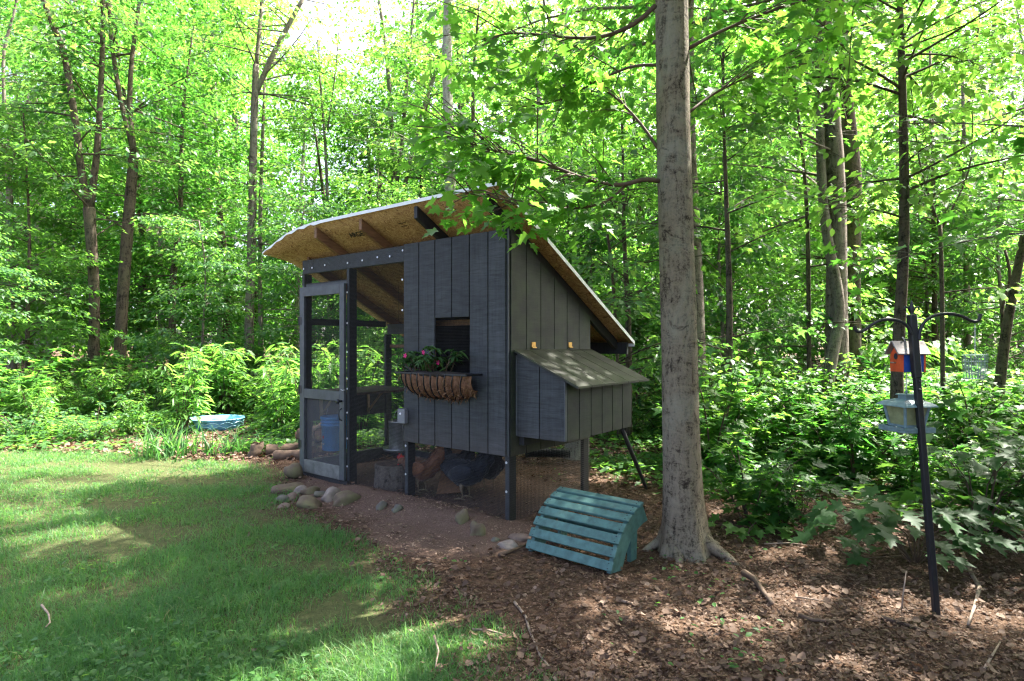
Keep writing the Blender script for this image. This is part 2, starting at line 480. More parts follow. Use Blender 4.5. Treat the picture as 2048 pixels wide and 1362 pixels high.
def feathers(name, c0, c1, c2, sheen=.5):
    m, nt, b = nmat(name)
    vo = ND(nt, 'ShaderNodeTexVoronoi', Vector=coords(nt, (.7, 1, 1)), Scale=70.0)
    n1 = noise(nt, coords(nt), 14, 4)
    col = mixc(nt, ramp(nt, n1, [(.35, (0, 0, 0)), (.68, (1, 1, 1))]), c0, c1)
    col = mixc(nt, ramp(nt, vo.outputs['Distance'], [(.2, (0, 0, 0)), (.75, (1, 1, 1))]), col, c2)
    nt.links.new(col, b.inputs['Base Color'])
    b.inputs['Roughness'].default_value = .55
    b.inputs['Sheen Weight'].default_value = .2; b.inputs['Specular IOR Level'].default_value = sheen
    bump(nt, b, vo.outputs['Distance'], .5, .006)
    return m
M['hen_black'] = feathers('black_hen_plumage', (.004, .0045, .006), (.005, .008, .014), (.007, .013, .024), .25)
M['hen_dark'] = feathers('sooty_hen_plumage', (.006, .006, .006), (.012, .010, .009), (.016, .015, .016), .3)
M['hen_brown'] = feathers('russet_hen_plumage', (.11, .034, .012), (.17, .058, .02), (.20, .085, .034), .3)

def screen():
    m, nt, b = nmat('fine_insect_screen')
    b.inputs['Base Color'].default_value = (.10, .10, .105, 1); b.inputs['Roughness'].default_value = .6
    t = ND(nt, 'ShaderNodeBsdfTransparent'); mx = ND(nt, 'ShaderNodeMixShader', Fac=.30)
    nt.links.new(t.outputs[0], mx.inputs[1]); nt.links.new(b.outputs[0], mx.inputs[2])
    nt.links.new(mx.outputs[0], nt.nodes['Material Output'].inputs[0])
    return m
M['screen'] = screen()

def stone_mat(name, c, moss):
    m, nt, b = nmat(name)
    v = coords(nt)
    n1 = noise(nt, v, 9, 6, .65); n2 = noise(nt, v, 60, 4, .7); n3 = noise(nt, v, 5, 4, .6)
    col = ramp(nt, n1, [(.3, [a * .65 for a in c]), (.55, c), (.75, [min(1, a * 1.3) for a in c])])
    col = mixc(nt, mth(nt, 'MULTIPLY', ramp(nt, n3, [(.45, (0, 0, 0)), (.65, (1, 1, 1))]), moss), col, (.12, .135, .05))
    nt.links.new(col, b.inputs['Base Color']); b.inputs['Roughness'].default_value = .9
    bump(nt, b, n2, .5, .006)
    return m
M['stone_tan'] = stone_mat('tan_stone', (.125, .092, .06), .6)
M['stone_pink'] = stone_mat('pinkish_stone', (.165, .115, .09), .15)
M['stone_white'] = stone_mat('pale_quartz_stone', (.23, .19, .16), .1)
M['stone_grey'] = stone_mat('grey_stone', (.11, .10, .088), .45)
# ================================================================== ground
LAWN = [(-30, 8.4), (-6.65, 7.85), (-5, 7.75), (-4, 7.3), (-2.9, 6.9), (-2.6, 6.45), (-2.3, 5.75), (-1.95, 5.15), (-1.4, 4.75), (-1.02, 4.3),
        (-.9, 3.8), (-.6, 3.4), (-.5, 3.0), (-.32, 2.75), (-.02, 2.5), (.15, 2.0), (.3, -20), (-30, -20)]
DIRT = [(-2.35, 6.35), (-2.1, 5.7), (-1.35, 4.95), (-1.0, 4.35), (-.75, 4.05), (-.3, 3.95), (.1, 4.05), (.3, 4.4), (.1, 4.75), (.85, 5.75), (-1.5, 7.5)]
COOP_RZ = -R(38.2)
CX, CY = -.0235, 4.70
_c, _s = math.cos(COOP_RZ), math.sin(COOP_RZ)
def coop2w(x, y): return (CX + _c * x - _s * y, CY + _s * x + _c * y)
def w2coop(X, Y):
    X = np.asarray(X) - CX; Y = np.asarray(Y) - CY
    return _c * X + _s * Y, -_s * X + _c * Y

def lawn_m(x, y):
    d = poly_sd(x, y, LAWN)
    return np.clip(.5 + (d + (fbm(np.asarray(x) * 1.6, np.asarray(y) * 1.6, 5, 4) - .5) * .9) / .35, 0, 1)
def dirt_m(x, y):
    d = poly_sd(x, y, DIRT)
    return np.clip(.5 + (d + (fbm(np.asarray(x) * 2.2, np.asarray(y) * 2.2, 9, 3) - .5) * .45) / .22, 0, 1)
def gz(x, y):
    x = np.asarray(x, float); y = np.asarray(y, float)
    z = (fbm(x * .8, y * .8, 21, 3) - .5) * .035
    lx, ly = w2coop(x, y)
    z = z + .085 * np.exp(-((ly + .22) / .2) ** 2) * np.clip((lx + 2.2) / .5, 0, 1) * np.clip((.12 - lx) / .25, 0, 1)
    z = z - .02 * np.exp(-((x - .72) ** 2 + (y - 3.95) ** 2) / .4)
    z = z + np.clip(y - 8.5, 0, 30) * .016
    return z
def gzf(x, y): return float(gz(np.array([x]), np.array([y]))[0])

gx = np.concatenate([-np.geomspace(130, 9, 26)[:-1], np.linspace(-9, 6.5, 222), np.geomspace(6.5, 130, 26)[1:]])
gy = np.concatenate([np.linspace(-40, .6, 10)[:-1], np.linspace(.6, 10.5, 142), np.geomspace(10.5, 200, 34)[1:]])
GX, GY = np.meshgrid(gx, gy)
fx, fy = GX.ravel(), GY.ravel()
near = np.clip((14 - np.hypot(fx, fy)) / 4, 0, 1)
gzz = gz(fx, fy) + near * (fbm(fx * 5, fy * 5, 33, 2) - .5) * .022 * (1 - .5 * lawn_m(fx, fy))
nx, ny = len(gx), len(gy)
ii = (np.arange(ny - 1)[:, None] * nx + np.arange(nx - 1)[None]).ravel()
gme = np_mesh('ground', np.stack([fx, fy, gzz], 1), [np.stack([ii, ii + 1, ii + nx + 1, ii + nx], 1)],
              {'lawn': lawn_m(fx, fy), 'dirt': dirt_m(fx, fy)}, True)
m, nt, b = nmat('ground_soil')
la = ND(nt, 'ShaderNodeAttribute', _attribute_name='lawn').outputs['Fac']
di = ND(nt, 'ShaderNodeAttribute', _attribute_name='dirt').outputs['Fac']
v = coords(nt)
n1 = noise(nt, v, 2.2, 6, .65); n2 = noise(nt, v, 26, 5, .7); n3 = noise(nt, v, 110, 3, .7)
lit = ramp(nt, n2, [(.3, (.03, .019, .012)), (.5, (.075, .045, .029)), (.72, (.15, .10, .068))])
lw = ramp(nt, n2, [(.3, (.040, .050, .020)), (.6, (.075, .085, .034)), (.8, (.13, .11, .06))])
dr = ramp(nt, n3, [(.3, (.085, .055, .043)), (.52, (.15, .10, .077)), (.68, (.20, .145, .112)), (.8, (.34, .27, .21))])
dr = mixc(nt, ramp(nt, n1, [(.35, (0, 0, 0)), (.7, (.5, .5, .5))]), dr, (.07, .043, .033))
col = mixc(nt, di, mixc(nt, la, lit, lw), dr)
nt.links.new(col, b.inputs['Base Color']); b.inputs['Roughness'].default_value = .95; b.inputs['Specular IOR Level'].default_value = .1
bump(nt, b, mth(nt, 'ADD', n2, mth(nt, 'MULTIPLY', n3, .5)), .7, .02)
ground = link('ground', gme, mat=m)
tag(ground, 'woodland ground of lawn soil, bare dirt and leaf mould', 'ground', kind='structure')

# ================================================================== chicken coop
coop = empty('chicken_coop', (CX, CY, 0), COOP_RZ)
tag(coop, 'dark grey-blue wooden chicken coop with wire run and slanted roof', 'chicken coop')
def zs(S): return 2.425 - .54 * S          # underside of the roof sheathing

# --- framing
def post(L, S0, z1, z0=-.12, w=.038, d=.089, mt='trim'):
    return MB().box((-L, S0 + d / 2, (z0 + z1) / 2), (w, d, z1 - z0), .003).build('post', M[mt], coop)
for L in (.019, 1.201, 2.07, 2.861):
    p = post(L, .0045, 2.17 if L > 1.9 else 2.31, mt='black')
    MB().box((-L, .0015, 1.02 if L > 1.9 else .20), (.038, .005, 2.29 if L > 1.9 else .63), .001).build('post_face', M['trim'], coop)
for L in (.019, 1.201, 2.861):
    post(L, 1.131, 1.53, mt='black')
# header over the run, rear header, rails
MB().box((-1.44, .0205, 2.243), (2.88, .037, .146), .003).build('header_beam', M['trim'], coop)
MB().box((-1.44, 1.199, 1.595), (2.88, .037, .125), .003).build('rear_beam', M['black'], coop)
MB().box((-2.03, 1.199, 1.385), (1.62, .032, .040), .002).build('rail', M['rafter'], coop)
MB().box((-2.861, .61, 1.655), (.037, 1.04, .07), .002).build('rail', M['black'], coop)
MB().box((-2.863, .61, .72), (.020, 1.04, .32), .002).build('side_board', M['black'], coop)
MB().box((-2.863, .61, .06), (.037, 1.04, .16), .002).build('base_board', M['black'], coop)
MB().box((-2.03, 1.199, .06), (1.62, .037, .16), .002).build('base_board', M['black'], coop)
MB().box((-2.46, -.005, -.005), (.80, .030, .07), .003).build('door_sill', M['black'], coop)
MB().box((-2.465, .03, 2.045), (.75, .035, .036), .002).build('door_lintel', M['trim'], coop)

# --- roof: warped sheathing with rafters, drip edge, roofing
NL, NS = 40, 14
Ls = np.linspace(-.15, 3.16, NL); Ss = np.linspace(-.30, 1.87, NS)
LL, SS = np.meshgrid(Ls, Ss)
def droop(L, S):
    k = np.clip((L - 2.1) / 1.06, 0, 1) ** 2
    return k * (.085 + np.where(S < 0, -S * .42, -S * .045)) + .006 * np.sin(L * 9) * np.clip((L - 2) / 1, 0, 1)
ZB = zs(SS) - droop(LL, SS)
def slab(z0, z1, mat, name, parent, Lq=LL, Sq=SS):
    n = NL * NS
    V = np.concatenate([np.stack([-Lq.ravel(), Sq.ravel(), z0.ravel()], 1), np.stack([-Lq.ravel(), Sq.ravel(), z1.ravel()], 1)])
    q = (np.arange(NS - 1)[:, None] * NL + np.arange(NL - 1)[None]).ravel()
    top = np.stack([q, q + NL, q + NL + 1, q + 1], 1)
    F = [top[:, ::-1], top + n]
    e = []
    ring = list(range(NL)) + [i * NL + NL - 1 for i in range(1, NS)] + [(NS - 1) * NL + i for i in range(NL - 2, -1, -1)] + [i * NL for i in range(NS - 2, 0, -1)]
    for a, b2 in zip(ring, ring[1:] + ring[:1]): e.append((a, a + n, b2 + n, b2))
    F.append(np.array(e))
    return link(name, np_mesh(name, V, F), parent, mat)
roof = slab(ZB, ZB + .012, M['osb'], 'roof', coop)
slab(ZB + .013, ZB + .021, M['shingle'], 'roofing_sheet', roof)
def edge_strip(P, q0, q1, out, name):
    """P (n,3) along the edge; q0,q1 z offsets; out = outward horizontal direction"""
    P = np.asarray(P, float); n = len(P); o = np.array([out[0], out[1], 0.])
    a = P + o * .003 + np.stack([np.zeros(n), np.zeros(n), q0], 1)
    b2 = P + o * .003 + np.stack([np.zeros(n), np.zeros(n), q1], 1)
    c = b2 + o * .003; d = a + o * .003
    V = np.concatenate([a, b2, c, d]); F = []
    for i in range(n - 1):
        for k in range(4):
            k2 = (k + 1) % 4
            F.append((k * n + i, k * n + i + 1, k2 * n + i + 1, k2 * n + i))
    mb = MB(); mb.add(V, F); return mb.build(name, M['white'], roof)
Lf = np.linspace(-.15, 3.16, 60)
zf = zs(-.30) - droop(Lf, -.30 * np.ones(60))
wv = np.where(Lf > 2.1, .010 * np.sin(Lf * 31) + .012 * np.clip((Lf - 2.1), 0, 1), 0)
edge_strip(np.stack([-Lf, np.full(60, -.30), zf], 1), -.006 + wv, np.full(60, .023), (0, -1), 'drip_edge')
Se = np.linspace(-.30, 1.87, 16)
edge_strip(np.stack([np.full(16, .15), Se, zs(Se)], 1), np.full(16, -.012), np.full(16, .024), (1, 0), 'drip_edge')
edge_strip(np.stack([-Lf, np.full(60, 1.87), zs(1.87) - droop(Lf, 1.87)], 1), np.full(60, -.03), np.full(60, .024), (0, 1), 'drip_edge')
for L, mt, s0 in ((.028, 'black', -.26), (.79, 'black', -.265), (1.54, 'rafter', -.255), (2.235, 'rafter', -.265), (2.842, 'rafter', .042)):
    def zz(S): return zs(S) - .002 - (float(droop(np.array(L), np.array(S))) if L > 2.1 else 0)
    MB().prism([(s0, zz(s0)), (1.8, zz(1.8)), (1.8, zz(1.8) - .1), (s0, zz(s0) - .1)], 0, -L - .019, -L + .019).build('rafter', M[mt], roof)
MB().box((-1.5, 1.82, zs(1.82) - .075), (3.2, .034, .12), .002).build('fascia_board', M['black'], roof)
# mill stamp on the underside
th = math.atan(.54)
def stamp(body, L, S, size):
    cu = bpy.data.curves.new('mill_stamp', 'FONT'); cu.body = body; cu.size = size; cu.shear = .12; cu.offset = .003
    t = bpy.data.objects.new('stamp_text', cu); COL.objects.link(t)
    me = bpy.data.meshes.new_from_object(t.evaluated_get(bpy.context.evaluated_depsgraph_get()))
    bpy.data.objects.remove(t); me.name = 'mill_stamp'
    me.materials.clear()
    o = link('mill_stamp', me, roof, M['osbink'])
    Mx = Matrix(((1, 0, 0), (0, -math.cos(th), -math.sin(th)), (0, math.sin(th), -math.cos(th))))
    o.rotation_euler = Mx.to_euler(); o.location = (-L, S, zs(S) - .003 - float(droop(np.array(L), np.array(S))))
stamp('ARGE', 1.93, -.065, .085)
mb = MB()
rng = random.Random(4)
for i in range(9):      # smudged, unreadable second stamp
    x = -1.16 + .02 * (i % 5) + rng.uniform(-.004, .004); S = -.12 + .035 * (i // 5)
    mb.box((x, S, zs(S) - .003), (.009, .026, .002))
mb.build('mill_stamp', M['osbink'], roof)

# --- front wall (siding boards on a backing, window opening)
ZB0, ZT = .52, 2.322
W0, W1, WZ0, WZ1 = -.813, -.407, 1.14, 1.637
mb = MB()
for x0, x1, z0, z1 in ((-1.22, W0, ZB0, ZT), (W1, 0, ZB0, ZT), (W0, W1, ZB0, WZ0), (W0, W1, WZ1, ZT)):
    mb.box(((x0 + x1) / 2, -.005, (z0 + z1) / 2), (x1 - x0 - .001, .008, z1 - z0 - .002))
fw = mb.build('front_wall', M['black'], coop)
bw = 1.22 / 6
for i in range(6):
    x0, x1 = -(i + 1) * bw + .0045, -i * bw - .0045
    for z0, z1 in ([(ZB0, WZ0), (WZ1, ZT)] if i in (2, 3) else [(ZB0, ZT)]):
        MB().box(((x0 + x1) / 2, -.0145, (z0 + z1) / 2), (x1 - x0, .0105, z1 - z0), .0022).build('siding_board', M['siding'], fw)
MB().box((.006, -.015, 1.42), (.010, .014, 1.80), .002).build('corner_trim', M['trim'], fw)
MB().box((-.022, -.026, 1.42), (.020, .012, 1.80), .002).build('corner_trim', M['siding'], fw)
# --- side wall
sw_b = MB(); sw_b.prism([(.002, .52), (1.22, .52), (1.22, zs(1.22) - .104), (.002, zs(.002) - .104)], 0, .001, .009)
sw = sw_b.build('side_wall', M['black'], coop)
for i in range(6):
    a, b2 = i * bw + .0045, (i + 1) * bw - .0045
    MB().prism([(a, .52), (b2, .52), (b2, zs(b2) - .104), (a, zs(a) - .104)], 0, .0092, .019).build('siding_board', M['siding_shaded'], sw)
# rear wall, run-side wall and floor of the house
MB().box((-.61, 1.228, 1.09), (1.22, .014, 1.12), .002).build('rear_wall', M['siding_shaded'], coop)
MB().prism([(.09, .52), (1.13, .52), (1.13, zs(1.13) - .11), (.09, zs(.09) - .11)], 0, -1.216, -1.203).build('run_side_wall', M['siding'], coop)
MB().box((-.61, .60, .545), (1.16, 1.05, .03), .002).build('house_floor', M['black'], coop)
MB().bar((-1.18, .55, .98), (-.04, .55, .98), .04, .04).build('roost_bar', M['rafter'], coop)
MB().bar((-1.18, .16, 1.60), (-.04, .16, 1.60), .03, .05).build('roost_bar', M['rafter'], coop)

# --- nest box
nb = empty('nest_box'); nb.parent = coop
def lidz(Rr): return 1.352 - .4435 * Rr
NX0, NX1, NS0, NS1, NZ = .0195, .48, .065, 1.15, .675
def side(S0, S1, mt):
    for a, b2 in ((NX0 + .012, .245), (.253, NX1 - .004)):
        MB().prism([(a, NZ), (b2, NZ), (b2, lidz(b2) - .004), (a, lidz(a) - .004)], 1, S0, S1).build('siding_board', M[mt], nb)
side(NS0, NS0 + .012, 'siding'); side(NS1 - .012, NS1, 'siding_shaded')
MB().prism([(NX0 + .006, NZ + .004), (NX1 - .01, NZ + .004), (NX1 - .01, lidz(NX1) - .012), (NX0 + .006, lidz(NX0) - .012)], 1, NS0 + .014, NS0 + .020).build('backing_panel', M['black'], nb)
MB().box((NX0 + .006, NS0 + .003, 1.0), (.011, .018, .64), .002).build('edge_trim', M['trim'], nb)
MB().box((NX1 + .0065, NS0 + .004, (NZ + lidz(NX1)) / 2 - .006), (.012, .026, lidz(NX1) - NZ - .02), .002).build('edge_trim', M['trim'], nb)
nw = (NS1 - NS0 - .03) / 6
MB().box((NX1 - .003, (NS0 + NS1) / 2, (NZ + lidz(NX1)) / 2 - .006), (.006, NS1 - NS0 - .03, lidz(NX1) - NZ - .02)).build('backing_panel', M['black'], nb)
for i in range(6):
    a = NS0 + .018 + i * nw
    MB().box((NX1 + .006, a + nw / 2, (NZ + lidz(NX1)) / 2 - .008), (.011, nw - .008, lidz(NX1) - NZ - .018), .002).build('siding_board', M['siding_shaded'], nb)
MB().box(((NX0 + NX1) / 2, (NS0 + NS1) / 2, NZ + .010), (NX1 - NX0 - .02, NS1 - NS0 - .05, .014)).build('floor_panel', M['black'], nb)
MB().box((.045, .6, .635), (.05, 1.0, .075), .003).build('floor_beam', M['black'], nb)
lid = MB().prism([(NX0 + .004, lidz(NX0) + .0005), (.615, lidz(.615) + .0005), (.615, lidz(.615) + .006), (NX0 + .004, lidz(NX0) + .006)], 1, .036, 1.222).build('nest_lid', M['black'], coop)
for i in range(6):
    a = .034 + i * .1985
    MB().prism([(NX0 + .001, lidz(NX0) + .0065), (.62, lidz(.62) + .0065), (.62, lidz(.62) + .021), (NX0 + .001, lidz(NX0) + .021)], 1, a, a + .1945).build('plank', M['lid'], lid)
for S in (.30, .86):
    h = MB(); h.box((.0225, S, 1.405), (.004, .055, .042), .001); h.tube([(.030, S - .028, 1.380), (.030, S + .028, 1.380)], .006, 8)
    h.build('hinge', M['brass'], coop)

# --- hardware cloth
def cloth(o, u, v, w, h, pitch=.0127, r=.0010, name='wire_mesh', parent=coop, mat='wire'):
    o, u, v = Vector(o), Vector(u).normalized(), Vector(v).normalized(); n = u.cross(v)
    mb = MB()
    def wire(a, b2, off):
        d = (b2 - a).normalized(); s = d.cross(n) * r; t = n * r; a = a + n * off; b2 = b2 + n * off
        V = [a + s, a + t, a - s, a - t, b2 + s, b2 + t, b2 - s, b2 - t]
        mb.add(V, [(i, (i + 1) % 4, 4 + (i + 1) % 4, 4 + i) for i in range(4)])
    for i in range(int(w / pitch) + 1): wire(o + u * i * pitch, o + u * i * pitch + v * h, 0)
    for i in range(int(h / pitch) + 1): wire(o + v * i * pitch, o + v * i * pitch + u * w, r * 1.5)
    ob = mb.build(name, M[mat], parent); tag(ob, kind='stuff'); return ob
cloth((-2.085, -.006, -.03), (1, 0, 0), (0, 0, 1), .865, 2.35)
cloth((-2.88, -.004, 2.05), (1, 0, 0), (0, 0, 1), .79, .27)
cloth((-1.22, -.0065, -.03), (1, 0, 0), (0, 0, 1), 1.235, .55)
cloth((.012, .0, -.03), (0, 1, 0), (0, 0, 1), 1.22, .55, .019)
cloth((-2.88, 1.224, -.03), (1, 0, 0), (0, 0, 1), 1.66, 1.62, .025)
cloth((-2.884, .0, -.03), (0, 1, 0), (0, 0, 1), 1.2, 1.68, .025)
cloth((W0 - .02, .001, WZ0 - .02), (1, 0, 0), (0, 0, 1), .45, .54, .0127)
wsh = MB().tube([(0, 0, 0), (0, -.004, 0)], .010, 10)
wm = None
for L, z in [(2.84, 2.225), (2.68, 2.225), (2.45, 2.235), (2.065, 2.225), (1.83, 2.23), (1.6, 2.24), (1.42, 2.232), (1.24, 2.27)] + [(2.07, z) for z in (1.93, 1.62, 1.33, 1.06, .96, .72, .46, .18)] + [(1.2, .48), (1.2, .22), (.019, .47), (.019, .24), (1.232, 2.0), (1.232, 1.72)]:
    if wm is None:
        o = wsh.build('washer', M['steelwash'], coop); wm = o.data
    else:
        o = link('washer', wm, coop)
    o.location = (-L, -.009 if L != 1.232 else -.020, z)

# --- screen door
dr = empty('screen_door'); dr.parent = coop
DX0, DX1, DZ0, DZ1, DY, DT = -2.875, -2.085, .035, 2.02, -.024, .030
def dbox(x0, x1, z0, z1, nm, mt='trim'):
    return MB().box(((x0 + x1) / 2, DY, (z0 + z1) / 2), (x1 - x0, DT, z1 - z0), .003).build(nm, M[mt], dr)
dbox(DX0, DX0 + .085, DZ0, DZ1, 'stile'); dbox(DX1 - .078, DX1, DZ0, DZ1, 'stile')
dbox(DX0 + .086, DX1 - .079, DZ1 - .10, DZ1, 'rail'); dbox(DX0 + .086, DX1 - .079, .83, .93, 'rail'); dbox(DX0 + .086, DX1 - .079, DZ0, DZ0 + .135, 'rail', 'trimworn')
cloth((DX0 + .08, DY + .017, .90), (1, 0, 0), (0, 0, 1), .64, 1.05, .0127, .0010, 'wire_mesh', dr)
MB().box(((DX0 + DX1) / 2, DY + .016, .50), (.66, .0015, .70)).build('insect_screen', M['screen'], dr)
MB().lathe([(.001, 0), (.010, .001), (.010, .030), (.019, .036), (.024, .048), (.020, .058), (.001, .062)], 14).build('knob', M['blackmetal'], dr, True, (DX1 - .035, DY - .015, .835), (R(90), 0, 0))
MB().tube([(DX1 - .035, DY - .015, .76), (DX1 - .035, DY - .045, .745), (DX1 - .035, DY - .052, .70), (DX1 - .035, DY - .045, .655), (DX1 - .035, DY - .015, .64)], .006, 8).build('handle', M['blackmetal'], dr, True)
MB().tube([(DX1 - .05, DY - .018, .955), (DX1 - .02, DY - .022, .945), (DX1 + .02, DY - .016, .950)], .003, 6).build('hook_latch', M['steelwash'], dr, True)
for z in (1.66, .92, .33):
    h = MB(); h.box((DX0 + .012, DY - .0165, z), (.05, .004, .085), .001); h.tube([(DX0 - .006, DY - .018, z - .045), (DX0 - .006, DY - .018, z + .045)], .007, 8)
    h.build('hinge', M['blackmetal'], dr)
# --- inside the run
MB().box((-2.49, .56, .892), (.72, .92, .024), .003).build('shelf', M['shelf'], coop)
for S in (.2, .85):
    k = MB(); k.bar((-2.83, S, .58), (-2.83, S, .87), .03, .02, (1, 0, 0)); k.bar((-2.82, S, .62), (-2.55, S, .875), .02, .02, (0, 1, 0))
    k.build('shelf_bracket', M['paleboard'], coop)
rp = MB(); rp.bar((-1.21, .75, .53), (-.95, .30, .02), .26, .018, (0, -.5, 1)).build('ramp', M['rafter'], coop)
# ================================================================== things on and in the coop
rng = random.Random(11)
def wl(L, S, z=0.0):
    x, y = coop2w(-L, S); return (x, y, z)

# template leaves -----------------------------------------------------------
def leaf_t(half, cy, fold=.14, curl=.18):
    pts = [(0, 0)] + half[:-1] + [half[-1]] + [(-x, y) for x, y in half[:-1]][::-1]
    V = [(x, y, fold * abs(x) - curl * y * y) for x, y in pts] + [(0, cy, -curl * cy * cy - .01)]
    n = len(pts)
    return np.array(V), np.array([(i, (i + 1) % n, n) for i in range(n)])
T_MAPLE = leaf_t([(.14, -.05), (.40, -.02), (.26, .16), (.34, .22), (.58, .50), (.37, .47), (.17, .50), (.25, .72), (.11, .74), (0, 1.0)], .33)
T_MAPLE_LO = leaf_t([(.38, .0), (.20, .2), (.55, .5), (.17, .54), (0, 1.0)], .3)
T_OVAL = leaf_t([(.20, .18), (.30, .45), (.20, .75), (0, 1.0)], .45, .22, .22)
T_LANCE = leaf_t([(.12, .2), (.17, .45), (.10, .75), (0, 1.0)], .45, .3, .35)
_rv = np.array([(0, 0, 0), (.30, .45, .06), (0, 1, -.12), (-.30, .45, .06)])
T_RHOMB = (_rv, np.array([(0, 1, 2), (0, 2, 3)]))
T_LITTER = (np.array([(-.28, 0, .10), (.28, 0, .12), (-.42, .5, .02), (.42, .5, -.02), (-.1, 1, .16), (.14, 1, .10)]), np.array([(0, 1, 3), (0, 3, 2), (2, 3, 5), (2, 5, 4)]))

def leaves_mesh(name, P, D, N, S, tmpl, rnd, widths=None):
    tv, tf = tmpl
    P = np.asarray(P, float); D = np.asarray(D, float); N = np.asarray(N, float); S = np.asarray(S, float)
    D = D / (np.linalg.norm(D, axis=1)[:, None] + 1e-9)
    s = np.cross(D, N); s /= np.linalg.norm(s, axis=1)[:, None] + 1e-9
    n = np.cross(s, D)
    w = np.ones(len(P)) if widths is None else widths
    V = P[:, None] + S[:, None, None] * (tv[None, :, 0, None] * s[:, None] * w[:, None, None] + tv[None, :, 1, None] * D[:, None] + tv[None, :, 2, None] * n[:, None])
    k = len(tv)
    F = (np.arange(len(P)) * k)[:, None, None] + tf[None]
    return np_mesh(name, V.reshape(-1, 3), [F.reshape(-1, 3)], {'rnd': np.repeat(rnd, k)})

def leaf_objects(parent, P, D, N, S, tmpl, mat, rs, name='leaf'):
    """single leaves as parts that share a few meshes"""
    mes = []
    for q in range(4):
        tv = tmpl[0].copy(); tv[:, 2] = tv[:, 2] * rs.uniform(.6, 1.6) + rs.uniform(-.08, .08) * tv[:, 0]
        me = np_mesh(name, tv, [tmpl[1]], {'rnd': np.full(len(tv), (q + .5) / 4)})
        me.materials.append(mat); mes.append(me)
    for i in range(len(P)):
        d = Vector(D[i]).normalized(); s = d.cross(Vector(N[i])).normalized(); n = s.cross(d)
        o = bpy.data.objects.new(name, mes[int(rs.integers(0, 4))]); COL.objects.link(o); o.parent = parent
        Mx = Matrix((s, d, n)).transposed().to_4x4() @ Matrix.Scale(float(S[i]), 4)
        Mx.translation = Vector(P[i]); o.matrix_local = Mx

# window basket --------------------------------------------------------------
bk = empty('window_basket', wl(.69, -.02, 1.16), COOP_RZ)
tag(bk, 'coir-lined black wire basket hung under the coop window', 'planter')
BW, BD, BH = .425, .19, .215      # half width, depth, height; local x along the wall, -y outwards
def bpt(u, v):
    """u -1..1 along, v 0..1 from front rim down to the wall"""
    e = math.sqrt(max(0, 1 - .55 * abs(u) ** 4))
    a = v * math.pi / 2
    return Vector((u * BW * (1 - .10 * v), -BD * e * math.cos(a), -BH * e * math.sin(a) ** .9))
n_u, n_v = 90, 12
V = []
for i in range(n_u):
    u = -1 + 2 * i / (n_u - 1)
    for j in range(n_v):
        v = j / (n_v - 1)
        p = bpt(u, v)
        ridge = abs(math.sin((u * 5.2 + v * .9) * math.pi))
        k = .86 + .17 * ridge ** .5 + .02 * math.sin(u * 60 + v * 17)
        V.append((p.x, p.y * k, p.z * (.88 + .15 * ridge ** .5)))
F = [(i * n_v + j, (i + 1) * n_v + j, (i + 1) * n_v + j + 1, i * n_v + j + 1) for i in range(n_u - 1) for j in range(n_v - 1)]
mb = MB(); mb.add(V, F); mb.build('coir_liner', M['coir'], bk, True)
mb = MB()
mb.bar((-BW, -BD, 0), (BW, -BD, 0), .010, .016, ch=.002); mb.bar((-BW, 0, 0), (-BW, -BD, 0), .010, .016); mb.bar((BW, 0, 0), (BW, -BD, 0), .010, .016)
mb.bar((-BW, .0, 0), (BW, .0, 0), .01, .02)
mb.build('rim', M['blackmetal'], bk)
for k in range(10):
    u = (k + .5) / 5.2 - 1 + .02
    if u > .99: continue
    pts = [bpt(min(.99, u - (j / 9) * .17), j / 9) * 1.0 for j in range(10)]
    MB().tube([(p.x, p.y * 1.06, p.z * 1.04) for p in pts], .0055, 6).build('rib', M['blackmetal'], bk, True)
rs = np.random.default_rng(3)
n = 300
uu = np.where(rs.random(n) < .5, rs.uniform(-1, 1, n), rs.uniform(.3, 1, n)); vv = rs.uniform(0.02, 1, n)
P = np.array([bpt(a, c) for a, c in zip(uu, vv)]) * np.array([1, 1.04, 1.02])
D = np.stack([rs.normal(0, .6, n), -.5 + rs.normal(0, .5, n), -.7 + rs.normal(0, .5, n)], 1)
hair = leaves_mesh('coir_fibres', P, D, rs.normal(0, 1, (n, 3)), rs.uniform(.015, .06, n), (np.array([(-.02, 0, 0), (.02, 0, 0), (.03, .6, .15), (0, 1, .05)]), np.array([(0, 1, 2), (0, 2, 3)])), rs.random(n))
tag(link('coir_fibres', hair, bk, M['coir_hair']), kind='stuff')
V, F = blob(random.Random(5), BW * .95, BD * .55, .03, 2, .06, .5)
mb = MB(); mb.add([(x, y - .10, z - .006) for x, y, z in V], F); mb.build('potting_soil', M['soil'], bk, True)

fl = empty('impatiens_plant', wl(.83, -.11, 1.155), COOP_RZ)
tag(fl, 'leafy impatiens with a few magenta flowers in the wall basket', 'flowering plant')
P, D, N, S = [], [], [], []
stems = MB(); tips = []
for k in range(26):
    bx = rs.uniform(-.24, .26); by = rs.uniform(-.05, .06); hh = rs.uniform(.11, .26) * (1 - .5 * abs(bx) ** 1.2)
    lean = Vector((bx * .6 + rs.normal(0, .04) - .03, -.035 + rs.normal(0, .05), hh))
    a = Vector((bx, by, -.02)); e = a + lean
    stems.tube([a, a + lean * .5 + Vector((rs.normal(0, .01), 0, .01)), e], [.005, .004, .003], 5); tips.append(e)
    for q in range(12):
        t = rs.uniform(.4, 1.0) if q > 5 else 1.0
        an = q * 2.4 + rs.uniform(-.4, .4)
        P.append(a + lean * t); D.append((math.cos(an), math.sin(an), rs.uniform(-.25, .5))); N.append((rs.normal(0, .25), rs.normal(0, .25), 1)); S.append(rs.uniform(.06, .115))
stems.build('stem', M['twig'], fl, True)
